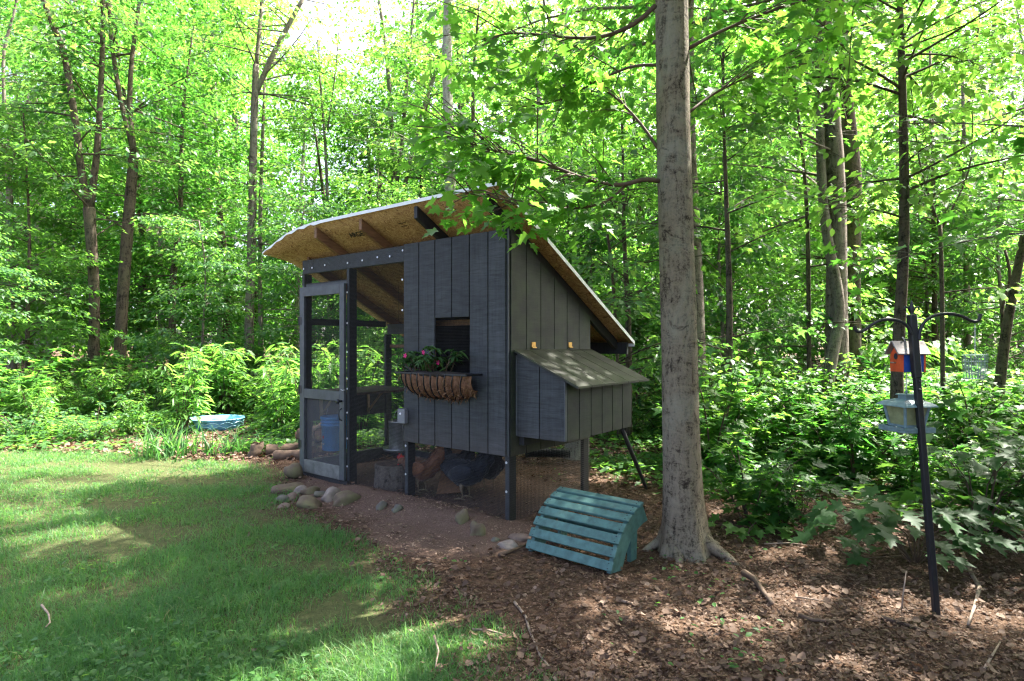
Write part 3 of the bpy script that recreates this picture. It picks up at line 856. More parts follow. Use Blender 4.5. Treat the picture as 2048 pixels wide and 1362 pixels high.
leaf_objects(fl, P[:300], D, N, S, T_LANCE, M['impatiens'], rs)
for i, (x, y, z) in enumerate([(-.13, -.10, .155), (.085, -.09, .185), (.20, -.03, .10)]):
    f = MB()
    for q in range(5):
        an = q * 1.2566
        V = [(0, 0, 0)] + [(.018 * math.cos(an + d) * rr, .006 * (1 - rr), .018 * math.sin(an + d) * rr) for d, rr in ((-.55, .7), (-.3, 1.1), (0, 1.2), (.3, 1.1), (.55, .7))]
        f.add(V, [(0, 1, 2), (0, 2, 3), (0, 3, 4), (0, 4, 5)])
    f.build('flower', M['petal'], fl, False, (x, y - .02, z), (rng.uniform(-.4, .2), 0, rng.uniform(-.5, .5)))

# control box with cord ------------------------------------------------------
cb = empty('door_controller', wl(1.205, -.02, .75), COOP_RZ)
tag(cb, 'small grey electric controller box screwed to the siding edge', 'control box')
MB().box((0, -.022, 0), (.098, .044, .125), .004).build('housing', M['greybox'], cb)
MB().box((0, -.0235, .066), (.09, .03, .008), .002).build('lid', M['greybox'], cb)
MB().lathe([(.001, .004), (.011, .003), (.012, 0)], 14).build('button', M['white'], cb, True, (-.006, -.0445, .025), (R(90), 0, 0))
MB().tube([(.01, -.03, -.062), (.018, -.035, -.12), (.02, -.032, -.2), (.012, -.03, -.28), (-.02, -.02, -.33), (-.06, -.012, -.37), (-.09, -.008, -.40)], .0032, 6).build('cord', M['cord'], cb, True)

# bucket, feeder, stump ------------------------------------------------------
bu = empty('plastic_bucket', wl(2.68, .27, .245), COOP_RZ)
tag(bu, 'bright blue plastic bucket hanging behind the screen door', 'bucket')
MB().lathe([(.001, 0), (.125, 0), (.130, .004), (.140, .27), (.148, .272), (.148, .284), (.142, .286), (.142, .303), (.150, .305), (.150, .317), (.143, .319), (.143, .336), (.152, .338), (.152, .368), (.147, .370), (.142, .366), (.128, .01), (.001, .008)], 32).build('shell', M['bucket'], bu, True)
MB().tube([(-.15 * math.cos(a), 0, .335 + .22 * math.sin(a)) for a in np.linspace(0, math.pi, 15)], .003, 6).build('bail', M['steelwash'], bu, True)
def patch(mb, a0, a1, z0, z1, r0=.1315):
    n = 5; V = []
    for i in range(n):
        a = a0 + (a1 - a0) * i / (n - 1)
        for z in (z0, z1):
            r = r0 + z * .0375
            V.append((r * math.cos(a), r * math.sin(a), z))
    mb.add(V, [(2 * i, 2 * i + 2, 2 * i + 3, 2 * i + 1) for i in range(n - 1)])
mb = MB(); a0 = -R(90) + COOP_RZ * -1 * 0 - R(62)
patch(mb, a0, a0 + .28, .225, .25)
for i in range(4): patch(mb, a0 + .06 + rng.uniform(0, .05), a0 + .22 + rng.uniform(-.05, .05), .19 + i * .008, .195 + i * .008)
for i in range(14): patch(mb, a0 + .03, a0 + .03 + rng.uniform(.08, .16), .04 + i * .009, .044 + i * .009)
for i in range(9): patch(mb, a0 + .26, a0 + .26 + rng.uniform(.04, .1), .045 + i * .009, .049 + i * .009)
mb.build('print', M['ink'], bu)
mb = MB()
for i in range(9): patch(mb, a0 + .42 + i * .08, a0 + .48 + i * .08, .06 + .006 * (i % 3), .085 + .004 * (i % 2), .1322)
mb.build('print', M['inkwhite'], bu)
mb = MB(); patch(mb, a0 + .9, a0 + 1.1, .135, .165); mb.build('print', M['inkred'], bu)

fe = empty('hanging_feeder', wl(2.02, .62, .25), COOP_RZ)
tag(fe, 'galvanised hanging poultry feeder with a wide round tray', 'poultry feeder')
MB().lathe([(.001, .012), (.16, .012), (.172, .045), (.168, .045), (.155, .02), (.001, .02)], 28).build('tray', M['galv'], fe, True)
MB().lathe([(.105, .03), (.108, .31), (.112, .315), (.112, .33), (.106, .332), (.10, .32), (.098, .04)], 28).build('hopper', M['galv'], fe, True)
MB().tube([(-.105, 0, .325), (-.05, 0, .42), (0, 0, .46), (.05, 0, .42), (.105, 0, .325)], .003, 6).build('bail', M['steelwash'], fe, True)
MB().tube([(0, 0, .455), (0, 0, zs(.62) - .26)], .0015, 5).build('hanging_wire', M['wire'], fe)

st = empty('chopping_stump', wl(1.60, .20, 0), COOP_RZ)
tag(st, 'sawn round stump standing in the wire run', 'stump')
k = 28; V = []
for i, (rr, z) in enumerate([(.195, -.05), (.19, .05), (.182, .15), (.185, .225), (.176, .243)]):
    for j in range(k):
        a = 2 * math.pi * j / k; r2 = rr * (1 + .04 * math.sin(3 * a + 1) + .018 * math.sin(11 * a + z * 9))
        V.append((r2 * math.cos(a), r2 * math.sin(a), z + .006 * math.sin(2 * a)))
F = [(i * k + j, i * k + (j + 1) % k, (i + 1) * k + (j + 1) % k, (i + 1) * k + j) for i in range(4) for j in range(k)]
mb = MB(); mb.add(V, F); mb.build('bark', M['bark_grey'], st, True)
mb = MB(); mb.add(V[-k:], [tuple(range(k))]); mb.build('cut_top', M['cutwood'], st)

# hens ----------------------------------------------------------------------
def hen(name_label, L, S, face, mat, sc=1.0, peck=0.0, z=0.03):
    """face = heading in coop space (radians, 0 = towards the nest box side)"""
    h = empty('hen', wl(L, S, z), COOP_RZ + face)
    tag(h, name_label, 'hen', 'hens in the run'); h.scale = (sc, sc, sc)
    up = [(.255, .36, .003, .003), (.235, .362, .011, .012), (.225, .366, .018, .02), (.205, .372, .029, .031), (.178, .368, .032, .034), (.158, .345, .032, .038), (.145, .30, .038, .048), (.125, .255, .058, .066)]
    lo = [(.345, .155, .003, .003), (.325, .165, .011, .012), (.315, .172, .018, .02), (.295, .185, .029, .031), (.268, .198, .032, .034), (.24, .208, .033, .038), (.205, .215, .040, .048), (.16, .215, .062, .068)]
    head = [tuple(a * (1 - peck) + b2 * peck for a, b2 in zip(p, q)) for p, q in zip(up, lo)]
    body = [(.085, .212, .084, .09), (.03, .195, .1, .102), (-.035, .198, .1, .1), (-.095, .218, .08, .085), (-.145, .255, .052, .072), (-.185, .30, .034, .068), (-.225, .35, .022, .064), (-.255, .395, .012, .05), (-.272, .425, .003, .02)]
    rr = head + body; k = 14
    pts = np.array([(p[0], 0, p[1]) for p in rr]); t = np.gradient(pts, axis=0); t /= np.linalg.norm(t, axis=1)[:, None]
    V = []
    for p, tt, r4 in zip(pts, t, rr):
        upv = np.array([-tt[2], 0, tt[0]])
        if upv[2] < 0 or (abs(upv[2]) < .3 and upv[0] > 0): upv = -upv
        for j in range(k):
            a = 2 * math.pi * j / k
            V.append(tuple(p + np.array([0, 1., 0]) * r4[2] * math.cos(a) + upv * r4[3] * math.sin(a)))
    n = len(rr)
    F = [(i * k + j, i * k + (j + 1) % k, (i + 1) * k + (j + 1) % k, (i + 1) * k + j) for i in range(n - 1) for j in range(k)]
    mb = MB(); mb.add(V, F); mb.build('body', M[mat], h, True)
    VV = np.array(V).reshape(n, k, 3); q_ = np.random.default_rng(int(L * 100)); fp, fdv, fnv, fs = [], [], [], []
    for _ in range(420):
        i = int(q_.integers(5, n - 3)); j = int(q_.integers(0, k)); w_ = q_.random()
        p = VV[i, j] * (1 - w_) + VV[i + 1, j] * w_; c_ = pts[i] * (1 - w_) + pts[i + 1] * w_
        nr = p - c_; nr /= np.linalg.norm(nr) + 1e-9; dd = VV[i + 1, j] - VV[i, j]; dd /= np.linalg.norm(dd) + 1e-9
        fp.append(p + nr * .002 - dd * .01); fdv.append(dd + nr * .10 + q_.normal(0, .12, 3)); fnv.append(nr); fs.append(q_.uniform(.022, .042) * (1.5 if i > n - 7 else 1))
    fm = leaves_mesh('plumage', fp, fdv, fnv, fs, T_OVAL, q_.random(len(fp)))
    tag(link('plumage', fm, h, M[mat]), kind='stuff')
    for s in (-1, 1):      # folded wings
        Vw, Fw = blob(random.Random(7), .125, .018, .062, 2, .05, 2)
        MB().add([(x - .03, y + s * .094, zz + .215 - .25 * x) for x, y, zz in Vw], Fw).build('wing', M[mat], h, True)
        g = MB(); g.tube([(-.01, s * .045, .13), (.0, s * .045, .08), (-.015, s * .045, .04), (-.01, s * .045, .0)], [.026, .010, .0055, .005], 8)
        for a in (-.5, 0, .5): g.tube([(-.01, s * .045, .006), (.055 * math.cos(a), s * .045 + .055 * math.sin(a), .0)], [.006, .003], 6)
        g.tube([(-.01, s * .045, .006), (-.04, s * .045, 0)], [.005, .003], 6)
        g.build('leg', M['bone'], h, True)
        Ve, Fe = blob(random.Random(1), .005, .003, .005, 1, 0, 2)
        MB().add([(x + head[3][0] + .004, y + s * head[3][2] * .97, zz + head[3][1] + .006) for x, y, zz in Ve], Fe).build('eye', M['eye'], h, True)
    hx, hz = head[3][0], head[3][1]
    poly = [(hx + .03, hz + .02), (hx + .032, hz + .042), (hx + .018, hz + .036), (hx + .014, hz + .06), (hx + .0, hz + .042), (hx - .008, hz + .062), (hx - .018, hz + .04), (hx - .034, hz + .05), (hx - .034, hz + .028), (hx - .01, hz + .018)]
    poly = [(hx + (a - hx) * 1.35, hz + (c - hz) * 1.35 - .006) for a, c in poly]
    MB().prism(poly, 1, -.005, .005).build('comb', M['comb'], h)
    bx, bz = head[1][0], head[1][1]
    MB().tube([(bx - .006, 0, bz + .002), (bx + .018, 0, bz - .006)], [.010, .001], 8).build('beak', M['bone'], h, True)
    for s in (-1, 1):
        Vw, Fw = blob(random.Random(2), .010, .004, .019, 1, .05, 2)
        MB().add([(x + hx + .018, y + s * .012, zz + hz - .036) for x, y, zz in Vw], Fw).build('wattle', M['comb'], h, True)
hen('russet brown hen pecking beside the sawn stump', 1.19, .17, math.pi, 'hen_brown', 1.05, .75)
hen('glossy blue-black hen with lowered head under the coop house', .70, .24, math.pi + .1, 'hen_black', 1.15, .75)
hen('sooty hen standing upright behind the glossy blue-black hen', .74, .62, math.pi - .5, 'hen_dark', 1.05, 0)
hen('sooty hen standing behind the russet brown hen by the ramp', 1.08, .52, math.pi - .2, 'hen_dark', 1.05, .05)

# ================================================================== stones
def stone(px, py, w, h, d, mat, label, group=None, rz=0.0, seed=1, xy=None, sink=.35, rough=.22):
    x, y = xy if xy else GP(px, py)
    V, F = blob(random.Random(seed), w / 2 * .86, d / 2 * .86, h / 2 * 1.0, 3, rough, .6)
    o = MB().add(V, F).build('stone', M[mat], None, True, (x, y, gzf(x, y) + h * .08), (0, 0, rz))
    tag(o, label, 'stone', group or 'stones round the coop')
stone(0, 0, .36, .17, .20, 'stone_tan', 'long mossy tan stone below the hinge end of the screen door', rz=.5, seed=3, xy=GP(580, 982))
stone(0, 0, .13, .11, .11, 'stone_pink', 'small round pinkish stone touching the long mossy tan stone', seed=4, xy=GP(585, 998))
stone(0, 0, .15, .10, .12, 'stone_white', 'white quartz stone near the door sill', rz=.9, seed=5, xy=GP(600, 983))
stone(0, 0, .20, .11, .12, 'stone_tan', 'flat tan stone between quartz stone and door sill', rz=.6, seed=6, xy=GP(622, 985))
stone(0, 0, .25, .15, .20, 'stone_tan', 'squat rounded greenish-tan stone at the lawn edge', rz=-.2, seed=8, xy=GP(617, 1012))
stone(0, 0, .14, .08, .12, 'stone_grey', 'small grey stone tucked behind the squat greenish stone', seed=9, xy=GP(640, 992))
stone(0, 0, .21, .15, .15, 'stone_white', 'pale wedge-shaped stone leaning on a blocky mossy one', rz=.8, seed=10, xy=GP(660, 1000), rough=.24)
stone(0, 0, .27, .17, .20, 'stone_tan', 'blocky moss-sided stone at the start of the dirt mound', rz=.7, seed=11, xy=GP(688, 1008), rough=.22)
stone(0, 0, .15, .08, .12, 'stone_grey', 'low grey-green stone in the grass by the long mossy stone', seed=12, xy=GP(562, 1000))
stone(0, 0, .12, .07, .10, 'stone_pink', 'small pink stone lying in wood chips at the lawn edge', seed=13, xy=GP(568, 1015))
stone(0, 0, .11, .10, .09, 'stone_grey', 'upright lichened stone half buried in the dirt mound', rz=.5, seed=14, xy=GP(764, 1022), rough=.2)
stone(0, 0, .10, .08, .10, 'stone_grey', 'lichened stone beside the other one half buried in the mound', rz=.2, seed=15, xy=GP(793, 1028), rough=.2)
stone(0, 0, .12, .16, .11, 'stone_tan', 'egg-shaped tan stone set upright in bare dirt', seed=16, xy=GP(924, 1056))
stone(0, 0, .12, .15, .10, 'stone_tan', 'broken angular stone beside a burrow in the dirt', rz=.6, seed=17, xy=GP(955, 1072), rough=.3)
stone(0, 0, .155, .095, .12, 'stone_white', 'pale oval stone near the lowest slat of the footrest', rz=-.1, seed=18, xy=GP(1019, 1096))
stone(0, 0, .20, .06, .14, 'stone_pink', 'flat pinkish stone behind the pale oval stone', rz=-.3, seed=19, xy=GP(1042, 1077))
stone(0, 0, .07, .045, .06, 'stone_grey', 'tiny grey stone between the broken stone and the oval one', seed=20, xy=GP(990, 1083))
stone(0, 0, .13, .12, .12, 'stone_tan', 'round brown stone behind the stump inside the run', seed=22, xy=coop2w(-1.98, .55))

# ================================================================== footrest
fr_o = Vector((*GP(1053, 1103), 0)); 
fd = Vector((.766, -.643, 0)); fn = Vector((.643, .766, 0))
FR = empty('garden_footrest', (fr_o.x, fr_o.y, gzf(fr_o.x, fr_o.y) - .01), math.atan2(fd.y, fd.x))
tag(FR, 'teal slatted curved footrest standing in front of the nest box', 'footrest')
FWD = .67
prof = [(.0, .02), (.022, .105), (.058, .185), (.108, .252), (.172, .305), (.250, .340), (.332, .360), (.41, .362)]
prof = [(.68 * y + .32 * .41 * i / 7, .68 * z + .32 * (.02 + .342 * i / 7)) for i, (y, z) in enumerate(prof)]
for i in range(7):
    a, b2 = Vector((0, *prof[i])), Vector((0, *prof[i + 1]))
    d = (b2 - a); a = a + d * .125; b2 = b2 - d * .125; nrm = Vector((0, -d.z, d.y)).normalized()
    c = (a + b2) / 2 + nrm * .011
    Mx = Matrix((Vector((1, 0, 0)), d.normalized(), nrm)).transposed()
    MB().box((FWD / 2, c.y, c.z), (FWD, (b2 - a).length, .021), .003, Mx).build('slat', M['teal'], FR)
for x in (.030, FWD - .030):
    inner = [(y + .135 - .06 * i / 7, z - .05 - .075 * (i / 7)) for i, (y, z) in enumerate(prof)]
    poly = [(y, z - .001) for y, z in prof] + inner[::-1]
    poly = [(max(0, y), max(.0, z)) for y, z in poly]
    MB().prism(poly, 0, x - .013, x + .013).build('side_rail', M['teal'], FR)
    MB().prism([(.30, .0), (.38, .0), (.40, .32), (.31, .32)], 0, x - .0395 if x > .3 else x + .0135, x - .0135 if x > .3 else x + .0395).build('leg', M['teal'], FR)
MB().box((FWD / 2, .355, .16), (FWD - .14, .02, .07), .003).build('cross_bar', M['teal'], FR)
scr = MB()
for i in range(7):
    a, b2 = Vector((0, *prof[i])), Vector((0, *prof[i + 1])); d = (b2 - a); nrm = Vector((0, -d.z, d.y)).normalized()
    for x in (.030, FWD - .030):
        for q in (.3, .7):
            p = a + d * q + nrm * .0225; scr.box((x, p.y, p.z), (.007, .007, .003))
scr.build('screw_heads', M['ink'], FR)

# ================================================================== stake, pipe, stump behind, logs, sticks
def beam_thing(name, label, cat, pts, rad, mat, k=10, group=None, bump_=0.0, smooth=True):
    pts = np.asarray(pts, float); o0 = pts[0].copy()
    if bump_:
        pts = pts + np.random.default_rng(int(abs(pts[0][0]) * 1000) % 997).normal(0, bump_, pts.shape)
    ob = MB().tube(pts - o0, rad, k).build(name, M[mat], None, smooth, tuple(o0))
    tag(ob, label, cat, group); return ob
p0 = wl(-.44, 1.04, .672); p1 = (*GP(1295, 976), -.03)
beam_thing('prop_stake', 'dark wooden stake propped slantwise under the nest box', 'stake', [p1, Vector(p1).lerp(Vector(p0), .12), Vector(p1).lerp(Vector(p0), .6), p0], [.006, .016, .02, .02], 'black', 8)
pp = MB(); pts = []; rad = []
for i in range(57):
    t = i / 56; pts.append((.16 + .53 * t, 7.05 - .05 * t, .115 + .01 * math.sin(3 * t))); rad.append(.058 if i % 2 else .048)
pipe = pp.tube(np.array(pts) - np.array(pts[0]), rad, 16, False).build('drain_pipe', M['blackmetal'], None, False, pts[0])
tag(pipe, 'black corrugated drain pipe lying behind the coop', 'pipe')
sx, sy = (1154 - 1024) / F_PX * 7.35, 7.35
sb = empty('cut_stump', (sx, sy, gzf(sx, sy))); tag(sb, 'pale cut stump standing behind the rear coop leg', 'stump')
V = []
for rr, z in ((.17, -.03), (.155, .06), (.15, .20), (.152, .285)):
    for j in range(k): 
        a = 2 * math.pi * j / k; V.append((rr * (1 + .05 * math.sin(2 * a)) * math.cos(a), rr * math.sin(a), z))
MB().add(V, [(i * k + j, i * k + (j + 1) % k, (i + 1) * k + (j + 1) % k, (i + 1) * k + j) for i in range(3) for j in range(k)]).build('bark', M['bark_pale'], sb, True)
MB().add(V[-k:], [tuple(range(k))]).build('cut_top', M['cutend'], sb)

def log(label, p, az, L, r, tilt=0.0, seed=1):
    d = Vector((math.cos(az) * math.cos(tilt), math.sin(az) * math.cos(tilt), math.sin(tilt)))
    lg = empty('log', p); tag(lg, label, 'log', 'logs heaped beside the coop')
    rq = random.Random(seed); n = 7
    pts = [d * (L * i / (n - 1)) + Vector((rq.uniform(-.012, .012), rq.uniform(-.012, .012), rq.uniform(-.01, .01))) for i in range(n)]
    MB().tube(pts, [r * rq.uniform(.9, 1.08) for _ in range(n)], 14, False).build('bark', M['cutwood'], lg, True)
    for q, dd in ((0, -1), (n - 1, 1)):
        MB().tube([pts[q] - d * .004 * dd, pts[q] + d * .003 * dd], r * .93, 14).build('cut_end', M['cutend'], lg)
lgx, lgy = -2.78, 7.55
log('short reddish split log lying at the outer end of the heap', (lgx - .30, lgy - .10, .07), .5, .42, .075, 0, 1)
log('stubby upright log end with rusty cut face', (lgx - .42, lgy - .22, .0), 1.2, .20, .07, 1.1, 2)
log('thick pale log on top of the heap', (lgx + .00, lgy + .25, .20), -.35, .46, .095, .25, 3)
log('grey lichened branch log slanting over the heap', (lgx + .10, lgy + .02, .30), -.9, .42, .06, -.45, 4)
log('dark round log at the bottom of the heap beside the coop wall', (lgx + .28, lgy - .22, .08), 1.0, .5, .09, 0, 5)
log('mossy grey log half sunk in weeds', (lgx - .12, lgy - .30, .04), .2, .44, .07, 0, 6)
log('pale bleached log leaning on the coop side', (lgx + .30, lgy + .05, .22), -1.2, .38, .075, .2, 7)
V, F = blob(random.Random(31), .10, .08, .09, 2, .2, .6)
o = MB().add(V, F).build('stone', M['stone_tan'], None, True, (*GP(585, 955), .06), (0, 0, .4)); tag(o, 'brownish block stone against the coop corner', 'stone', 'stones round the coop')

def stick(label, pxs, r, mat='stick', lift=.012, group='fallen sticks on the ground'):
    P = []
    for px, py in pxs:
        x, y = GP(px, py); P.append((x, y, gzf(x, y) + lift))
    beam_thing('stick', label, 'stick', P, np.linspace(r, r * .45, len(P)), mat, 7, group, .004)
stick('thick brown crooked stick on the leaf litter past the trunk', [(1488, 1150), (1510, 1165), (1528, 1185), (1545, 1215)], .022, 'twig', .02)
stick('forked pale stick lying where grass meets leaf litter', [(1030, 1212), (1050, 1240), (1058, 1265), (1082, 1318), (1100, 1345)], .008)
stick('curved pale twig lying in the lawn grass', [(85, 1228), (98, 1245), (102, 1262), (95, 1272)], .006, 'stick', .05)
stick('thin pale twig standing out of grass near the leaf litter', [(870, 1298), (876, 1330), (872, 1360)], .006, 'stick', .05)
stick('straight bleached stick beside the hook pole', [(1965, 1345), (1985, 1320), (1998, 1290)], .007)
stick('bent mossy branch lying behind the hook pole', [(1925, 1110), (1945, 1150), (1958, 1178), (1948, 1215), (1935, 1255)], .014, 'bark_grey' if False else 'stick')
stick('thin straight twig lying between trunk and hook pole', [(1590, 1200), (1640, 1206), (1675, 1212)], .005)
stick('long straw-like twig near the tree roots', [(1530, 1091), (1580, 1089), (1625, 1094)], .005)
stick('dark fallen branch curling through the leaf litter', [(1600, 1235), (1625, 1246), (1660, 1247), (1690, 1245)], .012, 'twig')
stick('dark fallen branch pointing at the hook pole base', [(1765, 1240), (1800, 1250), (1830, 1258), (1850, 1270)], .012, 'twig')
stick('short grey stick pushed under the footrest', [(1000, 1118), (1025, 1108), (1055, 1098)], .016, 'twig', .02)
stick('bleached stick lying flat in front of the footrest', [(1240, 1205), (1265, 1211), (1285, 1215)], .008)
stick('pale broken twig near the lower lawn edge', [(945, 1268), (980, 1270), (1010, 1277)], .007)
x, y = GP(1803, 1222)
beam_thing('dry_stem', 'dry straw stem standing upright in the leaf litter', 'stem', [(x, y, 0), (x + .01, y, .1), (x + .025, y, .21)], [.005, .004, .002], 'stick', 6)

# ================================================================== kiddie pool
qx, qy = -4.85, 9.75
pl = empty('paddling_pool', (qx, qy, gzf(qx, qy))); pl.scale = (1, 1, .72); tag(pl, 'pale blue moulded plastic paddling pool among the weeds', 'paddling pool')
kk = 72
def pring(r, z, sc=0.0): return [((r + sc * abs(math.sin(j * math.pi * 12 / kk))) * math.cos(2 * math.pi * j / kk), (r + sc * abs(math.sin(j * math.pi * 12 / kk))) * .9 * math.sin(2 * math.pi * j / kk), z) for j in range(kk)]
V = []
rings = [(.34, 0, .02), (.36, .03, .03), (.375, .09, .018), (.39, .15, .03), (.405, .20, .01), (.43, .215, .005), (.44, .232, 0), (.43, .245, 0), (.40, .24, 0), (.37, .1, 0), (.33, .03, 0), (.001, .03, 0)]
for r_, z_, s_ in rings: V += pring(r_, z_, s_)
MB().add(V, [(i * kk + j, i * kk + (j + 1) % kk, (i + 1) * kk + (j + 1) % kk, (i + 1) * kk + j) for i in range(len(rings) - 1) for j in range(kk)]).build('basin', M['pool'], pl, True)
for row in range(2):
    for i in range(12):
        a0 = 2 * math.pi * (i + .5 * row) / 12; pts = []
        for q in range(9):
            a = a0 + (q / 8 - .5) * .5; z = .045 + row * .085 + .05 * math.sin(math.pi * q / 8); r_ = .372 + z * .19 + .022
            pts.append((r_ * math.cos(a), r_ * .9 * math.sin(a), z))
        MB().tube(pts, .007, 5).build('wave_ridge', M['poolpale'], pl, True)

# ================================================================== shepherd's hook with feeders
hk = empty('garden_hook_pole', (2.216, 3.09, 0)); tag(hk, 'black double-armed garden hook pole with a fleur-de-lis finial', 'hook pole')
base = Vector((0, 0, -.1)); top = Vector((2.092 - 2.216, .02, 1.565))
MB().bar(base, top, .030, .030, (0, 1, 0), .004).build('pole', M['blackmetal'], hk)
MB().bar(base.lerp(top, .80), base.lerp(top, 1.0), .038, .038, (0, 1, 0), .005).build('sleeve', M['blackmetal'], hk)
def arm(pxs, z=3.09):
    P = [Vector(PW(px, py, z)) - Vector((2.216, 3.09, 0)) for px, py in pxs]
    # smooth
    for _ in range(2):
        Q = [P[0]]
        for a, b2 in zip(P, P[1:]): Q += [a.lerp(b2, .25), a.lerp(b2, .75)]
        P = Q + [P[-1]]
    MB().tube(P, .0085, 8).build('arm', M['blackmetal'], hk, True)
arm([(1822, 668), (1815, 650), (1795, 640), (1765, 638), (1745, 648), (1725, 663), (1712, 664), (1710, 652)])
arm([(1838, 680), (1840, 655), (1860, 632), (1895, 626), (1925, 632), (1945, 644), (1958, 642), (1961, 628)])
fz = top.z
f = MB(); f.lathe([(.001, .075), (.006, .06), (.013, .035), (.010, .012), (.006, 0), (.014, -.004), (.014, -.014), (.010, -.018)], 12, (top.x, top.y, fz))
f.build('finial', M['blackmetal'], hk, True)
for s in (-1, 1):
    MB().tube([(top.x + s * .004, top.y, fz + .005), (top.x + s * .018, top.y, fz + .035), (top.x + s * .034, top.y, fz + .04), (top.x + s * .040, top.y, fz + .026), (top.x + s * .030, top.y, fz + .02)], [.005, .006, .006, .005, .004], 8).build('finial_leaf', M['blackmetal'], hk, True)
for q in (.79, .80):
    p = base.lerp(top, q); MB().lathe([(.001, .006), (.006, .005), (.006, 0)], 8).build('bolt', M['blackmetal'], hk, True, (p.x, p.y - .02, p.z - .06 * (q > .795)), (R(90), 0, 0))
MB().tube([(-.094, .01, 1.40), (-.10, .06, 1.43), (-.105, .10, 1.435)], .006, 8).build('bracket', M['blackmetal'], hk, True)

bh = empty('birdhouse', (2.125, 3.19, 1.262), R(-92)); tag(bh, 'orange and blue birdhouse with bark roof hung behind the pole', 'birdhouse')
# local -y is the front
w2, dp, hw, hp = .052, .062, .09, .150
MB().prism([(-w2, 0), (w2, 0), (w2, hw), (0, hp), (-w2, hw)], 1, -dp, -dp + .010).build('front_panel', M['orange'], bh)
MB().prism([(-w2, 0), (w2, 0), (w2, hw), (0, hp), (-w2, hw)], 1, dp - .010, dp).build('back_panel', M['orange'], bh)
for s in (-1, 1): MB().box((s * (w2 - .005), 0, hw / 2), (.009, 2 * dp - .021, hw - .002)).build('side_panel', M['blue'], bh)
MB().box((0, 0, .004), (2 * w2 - .02, 2 * dp - .022, .008)).build('floor_panel', M['blue'], bh)
MB().lathe([(.001, 0), (.017, 0)], 18).build('entry_hole', M['ink'], bh, False, (0, -dp - .0012, .082), (R(90), 0, 0))
MB().tube([(0, -dp, .048), (0, -dp - .03, .048)], .004, 8).build('perch', M['stick'], bh, True)
sl = math.atan2(hp - hw, w2)
for s in (-1, 1):
    MB().bar((s * .032, -dp - .025, hp - .030 + .008), (s * .032, dp + .02, hp - .030 + .008), .092, .009, (s * math.sin(sl), 0, math.cos(sl)), .001).build('roof_panel', M['barkroof'], bh)
MB().tube([(0, 0, hp), (.004, -.03, hp + .035)], .003, 6).build('hanging_wire', M['steelwash'], bh)

lf = empty('lantern_bird_feeder', (2.125, 3.20, .94), R(8)); tag(lf, 'pale blue-green lantern-shaped bird feeder hung below the birdhouse', 'bird feeder')
MB().box((0, 0, .008), (.185, .185, .014), .003).build('tray', M['feeder'], lf)
for sx_, sy_ in ((1, 0), (-1, 0), (0, 1), (0, -1)):
    MB().box((sx_ * .090, sy_ * .090, .0225), (.006 if sx_ else .18, .006 if sy_ else .168, .014)).build('tray_edge', M['feeder'], lf)
def frustum(mb, a, b2, z0, z1):
    V = [(i * a, j * a, z0) for i, j in ((-1, -1), (1, -1), (1, 1), (-1, 1))] + [(i * b2, j * b2, z1) for i, j in ((-1, -1), (1, -1), (1, 1), (-1, 1))]
    mb.add(V, [(3, 2, 1, 0), (4, 5, 6, 7)] + [(i, (i + 1) % 4, 4 + (i + 1) % 4, 4 + i) for i in range(4)])
mb = MB(); frustum(mb, .052, .069, .03, .135); mb.build('seed_panel', M['seed'], lf)
for i in (-1, 1):
    for j in (-1, 1): MB().bar((i * .054, j * .054, .028), (i * .072, j * .072, .138), .014, .014, (i, j, 0), .002).build('corner_post', M['feeder'], lf)
mb = MB(); frustum(mb, .060, .060, .027, .040); mb.build('lower_rim', M['feeder'], lf)
mb = MB(); frustum(mb, .101, .098, .138, .144); frustum(mb, .098, .082, .144, .158); frustum(mb, .082, .055, .158, .170); frustum(mb, .055, .030, .170, .177); mb.build('roof', M['feeder'], lf)
mb = MB(); frustum(mb, .027, .027, .177, .196); frustum(mb, .037, .034, .196, .202); mb.build('cupola', M['feeder'], lf)
MB().lathe([(.001, .222), (.007, .216), (.007, .208), (.004, .202)], 10).build('finial', M['feeder'], lf, True)
MB().tube([(0, 0, .218), (0, 0, .318)], .0018, 5).build('hanging_wire', M['steelwash'], lf)

cgp = PW(1950, 708, 3.09)
cg = empty('suet_cage', (cgp[0], cgp[1], cgp[2] - .128), R(25)); tag(cg, 'empty wire suet cage hanging by a chain from the hook arm', 'suet cage')
wr = MB(); T, B2, Dp = .064, .050, .028
def fr(z): return B2 + (T - B2) * z / .125
for s in (-1, 1):
    for i in range(8):
        x = -1 + 2 * i / 7; wr.tube([(x * fr(0), s * Dp, 0), (x * fr(.125), s * Dp, .125)], .0016, 5)
    for i in range(8):
        z = .125 * i / 7; wr.tube([(-fr(z), s * Dp, z), (fr(z), s * Dp, z)], .0016, 5)
    for i in range(5):
        y = -1 + 2 * i / 4; wr.tube([(s * fr(0), y * Dp, 0), (s * fr(.125), y * Dp, .125)], .0016, 5)
        wr.tube([(s * fr(.03 * i), -Dp, .03 * i), (s * fr(.03 * i), Dp, .03 * i)], .0016, 5)
for z in (0, .125):
    for i in range(8):
        x = (-1 + 2 * i / 7) * fr(z); wr.tube([(x, -Dp, z), (x, Dp, z)], .0016, 5)
tag(wr.build('wire_basket', M['cage'], cg), kind='stuff')
ch = MB()
for i in range(10):
    z = .128 + .0155 * i; ch.tube([(.004 * math.cos(a) * (i % 2), .004 * math.cos(a) * (1 - i % 2), z + .009 * math.sin(a) + .006) for a in np.linspace(0, 6.28, 9)], .0009, 4, False)
ch.build('chain', M['steelwash'], cg)
# ================================================================== trees
SX, SY = SUN.x / SUN.z, SUN.y / SUN.z
